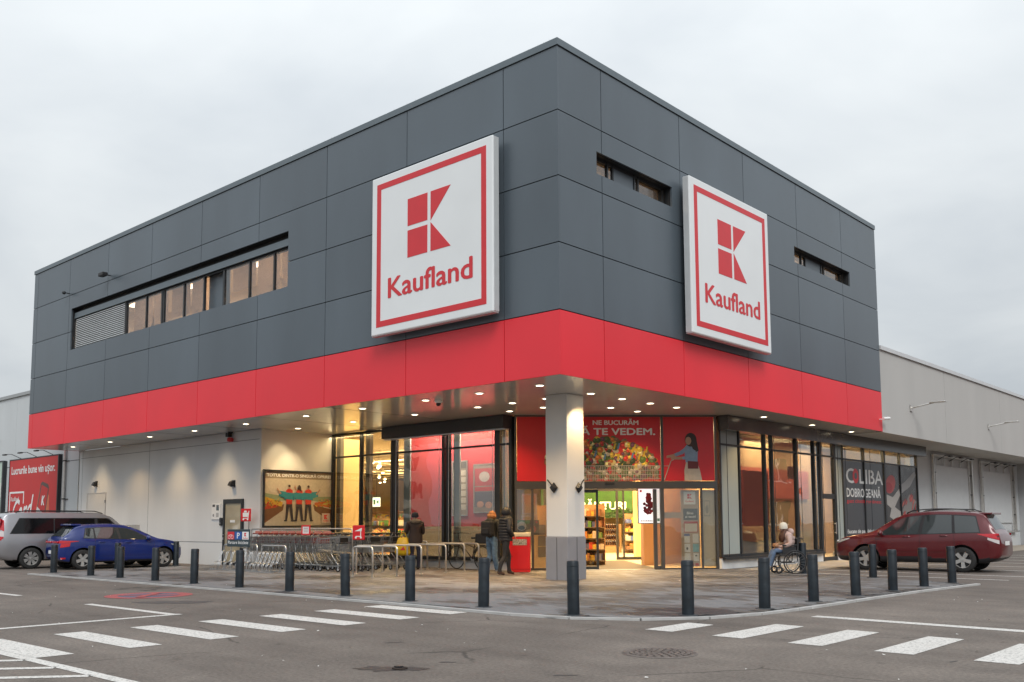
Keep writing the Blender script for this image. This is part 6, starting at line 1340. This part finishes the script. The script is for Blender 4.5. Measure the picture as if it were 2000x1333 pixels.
def standing(stride, lean=0.0, arms=None, bulk=1.0, head_dir=(0,1)):
    J = {'pelvis':((0,0,.93),(.155*bulk,.115*bulk)),'waist':((0,.01+lean*.3,1.08),(.16*bulk,.12*bulk)),'chest':((0,.0+lean*.7,1.28),(.185*bulk,.135*bulk)),'upchest':((0,-.005+lean,1.40),(.15*bulk,.11*bulk)),'neck':((0,.015+lean,1.485),(.058,.058)),
         'head':((head_dir[0]*.02,.03+lean+head_dir[1]*.015,1.57),(.082,.095)),'crown':((head_dir[0]*.02,.03+lean,1.655),(.066,.075))}
    Bn = [('pelvis','waist',0),('waist','chest',0),('chest','upchest',0),('upchest','neck',0),('neck','head',3),('head','crown',3)]
    for s_, n_ in ((-1,'l'),(1,'r')):
        st = stride[0] if s_ < 0 else stride[1]
        J[n_+'sh'] = ((s_*.19*bulk,lean,1.395),.075*bulk); el, wr_ = (arms or {}).get(n_, ((s_*.27*bulk,-.04+lean,1.14),(s_*.22*bulk,.10+lean,.98)))
        J[n_+'el'] = (el,.060*bulk); J[n_+'wrist'] = (wr_,.038); J[n_+'fo'] = (tuple((Vector(el)*0.4+Vector(wr_)*0.6)),.052*bulk)
        J[n_+'hip'] = ((s_*.09,0.0,.86),.098); J[n_+'thigh'] = ((s_*.098,st[0]*.55,.66),.083); J[n_+'knee'] = ((s_*.10,st[0],.475),.062); J[n_+'calf'] = ((s_*.102,st[0]*.5+st[1]*.5-.02,.33),.062); J[n_+'ank'] = ((s_*.105,st[1],.09),.042); J[n_+'heel'] = ((s_*.105,st[1]-.035,.045),.038); J[n_+'toe'] = ((s_*.115,st[1]+.15,.035),.034)
        Bn += [('upchest',n_+'sh',0),(n_+'sh',n_+'el',0),(n_+'el',n_+'fo',0),(n_+'fo',n_+'wrist',0),('pelvis',n_+'hip',1),(n_+'hip',n_+'thigh',1),(n_+'thigh',n_+'knee',1),(n_+'knee',n_+'calf',1),(n_+'calf',n_+'ank',1),(n_+'ank',n_+'heel',2),(n_+'ank',n_+'toe',2)]
    return J, Bn
def quilt(parent, m, z0, z1, n, rx, ry, cy=0.0):
    mb = MB()
    for k in range(n):
        z = z0+(z1-z0)*(k+0.5)/n; h_ = (z1-z0)/n*0.56; f = 1.0-0.10*abs((k+0.5)/n-0.55)
        mb.lathe([(0.86,z-h_),(0.97,z-h_*0.5),(1.0,z),(0.97,z+h_*0.5),(0.86,z+h_)],n=22); 
        for i in range(len(mb.v)-22*5, len(mb.v)): v = mb.v[i]; mb.v[i] = (v[0]*rx*f, v[1]*ry*f+cy, v[2])
    return obj('quilted_jacket', mb, m, parent, smooth=True)
SHOE = cloth('dark shoe',(0.03,0.025,0.022)); 
# woman with backpack
M_J1 = cloth('black olive jacket',(0.022,0.021,0.017)); M_JEAN = cloth('washed blue jeans',(0.10,0.165,0.24),0.9,0.35)
t = thing('person', 'person with ginger hair, black backpack and blue jeans walking to the entrance', 'person', (-5.04,3.30,0.03), R(8), 'people at the entrance'); t.scale = (0.965,)*3
J, Bn = standing(((.06,-.10),(-.01,.12)), 0.02)
for n_ in ('l','r'): J[n_+'knee'] = (J[n_+'knee'][0],.075); J[n_+'calf'] = (J[n_+'calf'][0],.080); J[n_+'ank'] = (J[n_+'ank'][0],.062)
hand(J,Bn,'l',J['lwrist'][0],(0,.4,-1),(0.5,.8,0)); hand(J,Bn,'r',J['rwrist'][0],(0,.4,-1),(-0.5,.8,0))
skin_body('body', J, Bn, [M_J1, M_JEAN, mat('pale trainers',(0.5,0.48,0.45),0.7,0,0.2), M_SKIN], t)
mb = MB().ball((0,.01,1.575),.105,.115,.125,16,10); mb.ball((0,-.055,1.50),.095,.065,.10,14,8); mb.ball((-.03,-.06,1.45),.06,.05,.08,10,6)
for k_ in range(14):
    a_ = math.pi*(0.95+1.1*k_/13); mb.tube([(.10*math.cos(a_),.01+.11*math.sin(a_),1.60),(.112*math.cos(a_),.01+.12*math.sin(a_),1.52),(.10*math.cos(a_+.1),.0+.115*math.sin(a_),1.455)],[.022,.026,.008],6)
obj('hair', mb, mat('ginger hair',(0.26,0.10,0.03),0.6,0,0.35,30,0.5,80), t, smooth=True)
bp_ = obj('backpack', MB().bevbox(-.17,.17,-.30,-.10,1.02,1.42,0.05), cloth('black backpack',(0.014,0.014,0.016)), t, smooth=False); obj('pocket', MB().bevbox(-.13,.13,-.335,-.29,1.06,1.24,0.03), MATS['black backpack'], bp_)
obj('hood', MB().ball((0,-.10,1.43),.13,.075,.065,14,8), M_J1, t, smooth=True)
# hooded person
M_PUF = cloth('black puffer',(0.014,0.014,0.018),0.55); M_DPANT = cloth('dark trousers',(0.016,0.015,0.016))
t = thing('person', 'hooded person in black puffer jacket and dark trousers beside the red bin', 'person', (-4.22,2.92,0.03), R(-22), 'people at the entrance'); t.scale = (1.0,)*3
J, Bn = standing(((.16,.16),(-.06,-.22)), 0.03, {'l':((-.29,-.02,1.14),(-.20,.14,1.02)),'r':((.29,-.03,1.14),(.21,.13,1.0))}, 1.06)
hand(J,Bn,'l',J['lwrist'][0],(.3,.6,-.5),(0.8,.2,0)); hand(J,Bn,'r',J['rwrist'][0],(-.3,.6,-.5),(-0.8,.2,0))
skin_body('body', J, Bn, [M_PUF, M_DPANT, cloth('brown sneaker',(0.06,0.03,0.02)), M_SKIN], t); quilt(t, M_PUF, .86, 1.43, 8, .222, .178, .02)
obj('hood', MB().ball((0,.035,1.585),.125,.125,.135,16,10), M_PUF, t, smooth=True); obj('collar', MB().ball((0,.03,1.45),.15,.13,.075,16,8), M_PUF, t, smooth=True)
# man at the carts
t = thing('person', 'man in dark brown jacket and navy beanie holding a yellow bag at the carts', 'person', (-7.95,3.25,0.03), R(62), 'people by the carts'); t.scale = (0.94,)*3
J, Bn = standing(((.02,-.03),(-.02,.05)), 0.04, {'l':((-.25,.10,1.13),(-.20,.36,1.10)),'r':((.26,.08,1.12),(.20,.34,1.06))}, 1.10)
hand(J,Bn,'l',J['lwrist'][0],(.1,1,-.1),(0.9,0,.2)); hand(J,Bn,'r',J['rwrist'][0],(-.1,1,-.2),(-0.9,0,.2))
skin_body('body', J, Bn, [cloth('dark brown jacket',(0.030,0.018,0.016),0.7), cloth('navy trousers',(0.014,0.016,0.035)), SHOE, M_SKIN], t)
obj('beanie', MB().lathe([(0.104,1.575),(0.112,1.61),(0.106,1.67),(0.075,1.72),(0.0,1.74)],c=(0,.06,0),n=18), cloth('navy knit',(0.012,0.016,0.028)), t, smooth=True)
obj('hood', MB().ball((0,-.05,1.46),.17,.10,.075,16,8), cloth('grey brown hood',(0.16,0.13,0.10)), t, smooth=True)
obj('jacket_skirt', MB().lathe([(0.9,.80),(1.02,.86),(1.0,1.0),(0.96,1.1)],n=20), MATS['dark brown jacket'], t, smooth=True).scale = (.215,.165,1)
bg = thing('shopping_bag', 'bright yellow plastic shopping bag hanging from the hand of the man at the carts', 'bag', (-8.20,3.02,0.45), R(40)); bg.scale = (1.25,1.25,1.25)
mb = MB(); pr_ = [(0.16,0.05,0.0),(0.19,0.09,0.06),(0.18,0.10,0.2),(0.14,0.07,0.33),(0.10,0.03,0.40)]
for k_ in range(len(pr_)): pass
V = []; 
for (a_, b_, z) in pr_: V += [(a_*math.cos(2*math.pi*i/16)*(1+0.05*math.sin(i*3.1+z*20)), b_*math.sin(2*math.pi*i/16)*(1+0.1*math.sin(i*2.3)), z) for i in range(16)]
mb.add(V, [(r_*16+i,r_*16+(i+1)%16,(r_+1)*16+(i+1)%16,(r_+1)*16+i) for r_ in range(4) for i in range(16)]+[tuple(range(15,-1,-1))]); obj('sack', mb, mat('yellow plastic',(0.62,0.40,0.01),0.35,0,0.12,8), bg, smooth=True)
obj('handles', MB().tube([(-.07,0,.39),(-.04,0,.50),(.04,0,.50),(.07,0,.39)],0.012,6), MATS['yellow plastic'], bg); flat('print', [((0.5,0.03,0.02),[(-.06,.12),(.06,.12),(.02,.20)]),((0.05,0.10,0.04),[(-.08,.22),(.05,.22),(.0,.26)])], bg, -0.105)
# person walking inside, behind the column
t = thing('person', 'person in dark clothes walking inside the entrance, mostly hidden by the column', 'person', (-6.18,8.62,0.03), R(80), 'people at the entrance')
J, Bn = standing(((.20,.26),(-.02,-.34)), 0.05); hand(J,Bn,'l',J['lwrist'][0],(0,.4,-1),(0.5,.8,0)); hand(J,Bn,'r',J['rwrist'][0],(0,.4,-1),(-0.5,.8,0))
skin_body('body', J, Bn, [M_PUF, M_DPANT, mat('pale trainers',(0,0,0)), M_SKIN], t); obj('hair', MB().ball((0,.02,1.60),.10,.11,.11,14,8), cloth('black hair',(0.01,0.008,0.007)), t, smooth=True)

# ================================================================ wheelchair and its user
HW = R(131)
wc0 = (1.03,8.02,0.03)
t = thing('wheelchair', 'black folding wheelchair standing before the right window', 'wheelchair', wc0, HW)
for s_ in (-1,1):
    x = s_*.285; ring = lambda R_, n=36: [(x, -.0+R_*math.cos(2*math.pi*k/n), .295+R_*math.sin(2*math.pi*k/n)) for k in range(n)]
    w_ = obj('wheel', MB().tube(ring(.285),0.016,8,closed=True), M_BLACK, t, smooth=True); obj('push_rim', MB().tube([(q[0]+s_*.045,q[1],q[2]) for q in ring(.245)],0.009,6,closed=True), mat('dark steel',(0.10,0.10,0.10),0.35,0.7,0.1), w_, smooth=True)
    sp_ = MB().tube([(x-.04,0,.295),(x+.04,0,.295)],.028,10)
    for k in range(18): a = 2*math.pi*k/18; sp_.tube([(x,.02*math.cos(a),.295+.02*math.sin(a)),(x,.275*math.cos(a),.295+.275*math.sin(a))],0.0018,3,False)
    obj('spokes', sp_, M_STEEL, w_)
    cx = s_*.24; c_ = obj('front_caster', MB().lathe([(0.05,-.016),(.088,-.016),(.095,0),(.088,.016),(.05,.016)],axis='x',c=(cx,.40,.096),n=18), M_BLACK, t, smooth=True); obj('fork', MB().tube([(cx+.03,.40,.096),(cx+.03,.36,.24),(cx,.34,.30)],.010,6), M_BLACK, c_)
    obj('side_frame', MB().tube(fillet([(s_*.235,-.10,.90),(s_*.235,-.06,.28),(s_*.235,.36,.28),(s_*.235,.38,.48),(s_*.235,-.05,.48)],.05,4),.012,6).tube([(s_*.235,-.18,.885),(s_*.235,-.10,.90)],.016,6), M_BLACK, t, smooth=True)
    obj('armrest', MB().bevbox(s_*.235-.03,s_*.235+.03,-.06,.30,.70,.735,.01).tube([(s_*.235,.28,.70),(s_*.235,.30,.48)],.010,6), M_BLACK, t)
    obj('footrest', MB().tube(fillet([(s_*.20,.36,.48),(s_*.20,.46,.44),(s_*.19,.60,.12)],.05,4),.012,6).bevbox(s_*.10-.075,s_*.10+.075,.53,.68,.095,.115,.006), M_BLACK, t)
    obj('push_handle', MB().tube([(s_*.235,-.10,.89),(s_*.235,-.22,.875)],.017,8), M_BLACK, t); obj('side_panel', MB().box(s_*.225-.004,s_*.225+.004,-.05,.28,.49,.69), M_BLACK, t)
obj('cross_brace', MB().tube([(-.235,.1,.28),(.235,.1,.47)],.011,6).tube([(.235,.1,.28),(-.235,.1,.47)],.011,6), M_BLACK, t); obj('seat', MB().bevbox(-.22,.22,-.06,.38,.475,.51,.012), cloth('black nylon',(0.012,0.012,0.012)), t); obj('backrest', MB().bevbox(-.225,.225,-.105,-.075,.52,.88,.012), MATS['black nylon'], t)
t = thing('person', 'person in white beanie, pale pink jacket and blue jeans sitting in the wheelchair', 'person', wc0, HW)
M_PINK = cloth('pale pink jacket',(0.50,0.36,0.32),0.8,0.15)
J = {'pelvis':((0,.06,.60),(.16,.12)),'waist':((0,.05,.72),(.17,.135)),'chest':((0,.08,.88),(.185,.145)),'upchest':((0,.12,.98),(.15,.11)),'neck':((0,.165,1.05),.055),'head':((0,.20,1.12),(.078,.09)),'crown':((0,.195,1.20),(.066,.075)),'chin':((0,.255,1.07),.045)}
Bn = [('pelvis','waist',0),('waist','chest',0),('chest','upchest',0),('upchest','neck',0),('neck','head',3),('head','crown',3),('head','chin',3)]
for s_, n_ in ((-1,'l'),(1,'r')):
    J.update({n_+'sh':((s_*.185,.11,.965),.078),n_+'el':((s_*.25,.10,.74),.066),n_+'fo':((s_*.19,.24,.69),.056),n_+'wrist':((s_*.10,.33,.67),.036),n_+'hip':((s_*.09,.12,.575),.095),n_+'thigh':((s_*.095,.30,.585),.085),n_+'knee':((s_*.095,.47,.575),.068),n_+'calf':((s_*.095,.53,.40),.064),n_+'ank':((s_*.09,.58,.18),.045),n_+'heel':((s_*.09,.55,.145),.036),n_+'toe':((s_*.10,.72,.15),.036)})
    Bn += [('upchest',n_+'sh',0),(n_+'sh',n_+'el',0),(n_+'el',n_+'fo',0),(n_+'fo',n_+'wrist',0),('pelvis',n_+'hip',1),(n_+'hip',n_+'thigh',1),(n_+'thigh',n_+'knee',1),(n_+'knee',n_+'calf',1),(n_+'calf',n_+'ank',1),(n_+'ank',n_+'heel',2),(n_+'ank',n_+'toe',2)]
hand(J,Bn,'l',J['lwrist'][0],(.8,.5,0),(0.3,.7,.5)); hand(J,Bn,'r',J['rwrist'][0],(-.8,.5,0),(-.3,.7,.5))
skin_body('body', J, Bn, [M_PINK, cloth('mid blue jeans',(0.10,0.15,0.24),0.9,0.3), mat('pale trainers',(0,0,0)), M_SKIN], t)
obj('beanie', MB().lathe([(0.100,1.125),(0.106,1.155),(0.104,1.20),(0.09,1.25),(0.06,1.285),(0,1.30)],c=(0,.195,0),n=20), cloth('cream knit',(0.66,0.62,0.52),0.9,0.1), t, smooth=True)
M_HAIR = mat('auburn hair',(0.085,0.032,0.018),0.55,0,0.4,40,0.5,90)
mb = MB().ball((0,.17,1.10),.098,.085,.10,14,8)
for s_ in (-1,1): mb.tube([(s_*.085,.17,1.12),(s_*.10,.21,1.0),(s_*.09,.25,.88),(s_*.07,.27,.78)],[.035,.055,.06,.02],8); mb.tube([(s_*.05,.24,1.06),(s_*.06,.27,.95),(s_*.05,.28,.82)],[.02,.045,.015],8)
obj('hair', mb, M_HAIR, t, smooth=True)
obj('nose', MB().ball((0,.30,1.115),.012,.018,.016,8,6), M_SKIN, t, smooth=True); obj('eyes', MB().ball((-.03,.285,1.135),.009).ball((.03,.285,1.135),.009), M_BLACK, t); obj('mouth', MB().ball((0,.297,1.08),.02,.006,.006,8,5), mat('lips',(0.32,0.10,0.09),0.5,0,0.1), t)
obj('hood', MB().ball((0,.02,1.05),.14,.085,.095,16,8), M_PINK, t, smooth=True)
for z in (.80,.90): obj('jacket_fold', MB().lathe([(0.92,z-.045),(1.0,z),(0.92,z+.045)],n=20), M_PINK, t, (0,.075,0), smooth=True).scale = (.20,.16,1)
hb = thing('handbag', 'small tan handbag on the lap of the person in the wheelchair', 'bag', wc0, HW); obj('pouch', MB().bevbox(-.14,.14,.36,.46,.665,.76,.03), cloth('tan leather',(0.36,0.19,0.10),0.6,0.15), hb); obj('strap', MB().tube([(-.12,.41,.75),(-.05,.30,.80),(.05,.30,.80),(.12,.41,.75)],.008,5), MATS['tan leather'], hb)

# ================================================================ blocks across the road, mirrored in the shop windows
def block(loc, rz, W, D, H, nx, nz, cm_, label):
    t = thing('apartment_block', label, 'building', loc, rz)
    obj('wall', MB().box(0,W,0,D,0,H), cm_, t); obj('roof', MB().box(-0.3,W+0.3,-0.3,D+0.3,H,H+0.3), M_COPE, t)
    wm_ = MB().box(-0.75,0.75,-0.02,0.10,0,1.5).mesh('window', mat('dark window',(0.03,0.035,0.04),0.1,0,0.2)); fm_ = MB().box(-0.83,0.83,-0.05,0.0,-0.12,-0.02).box(-0.03,0.03,-0.04,-0.02,0,1.5).mesh('frame', M_PRINTW)
    for i in range(nx):
        for j in range(nz):
            o = link('window', wm_, t, (W*(i+0.5)/nx,-0.002,1.2+j*(H-1.0)/nz)); link('frame', fm_, o)
block((15,50,0), R(-60), 34, 12, 13, 9, 4, mat('dusty red render',(0.40,0.12,0.09),0.8,0,0.1,0.4), 'dusty red apartment block across the car park, mirrored in the right windows')
block((-62,-44,0), R(105), 30, 12, 12, 9, 4, mat('pale stucco',(0.55,0.50,0.44),0.8,0,0.1,0.4), 'pale apartment block beyond the left edge, mirrored in the left windows')
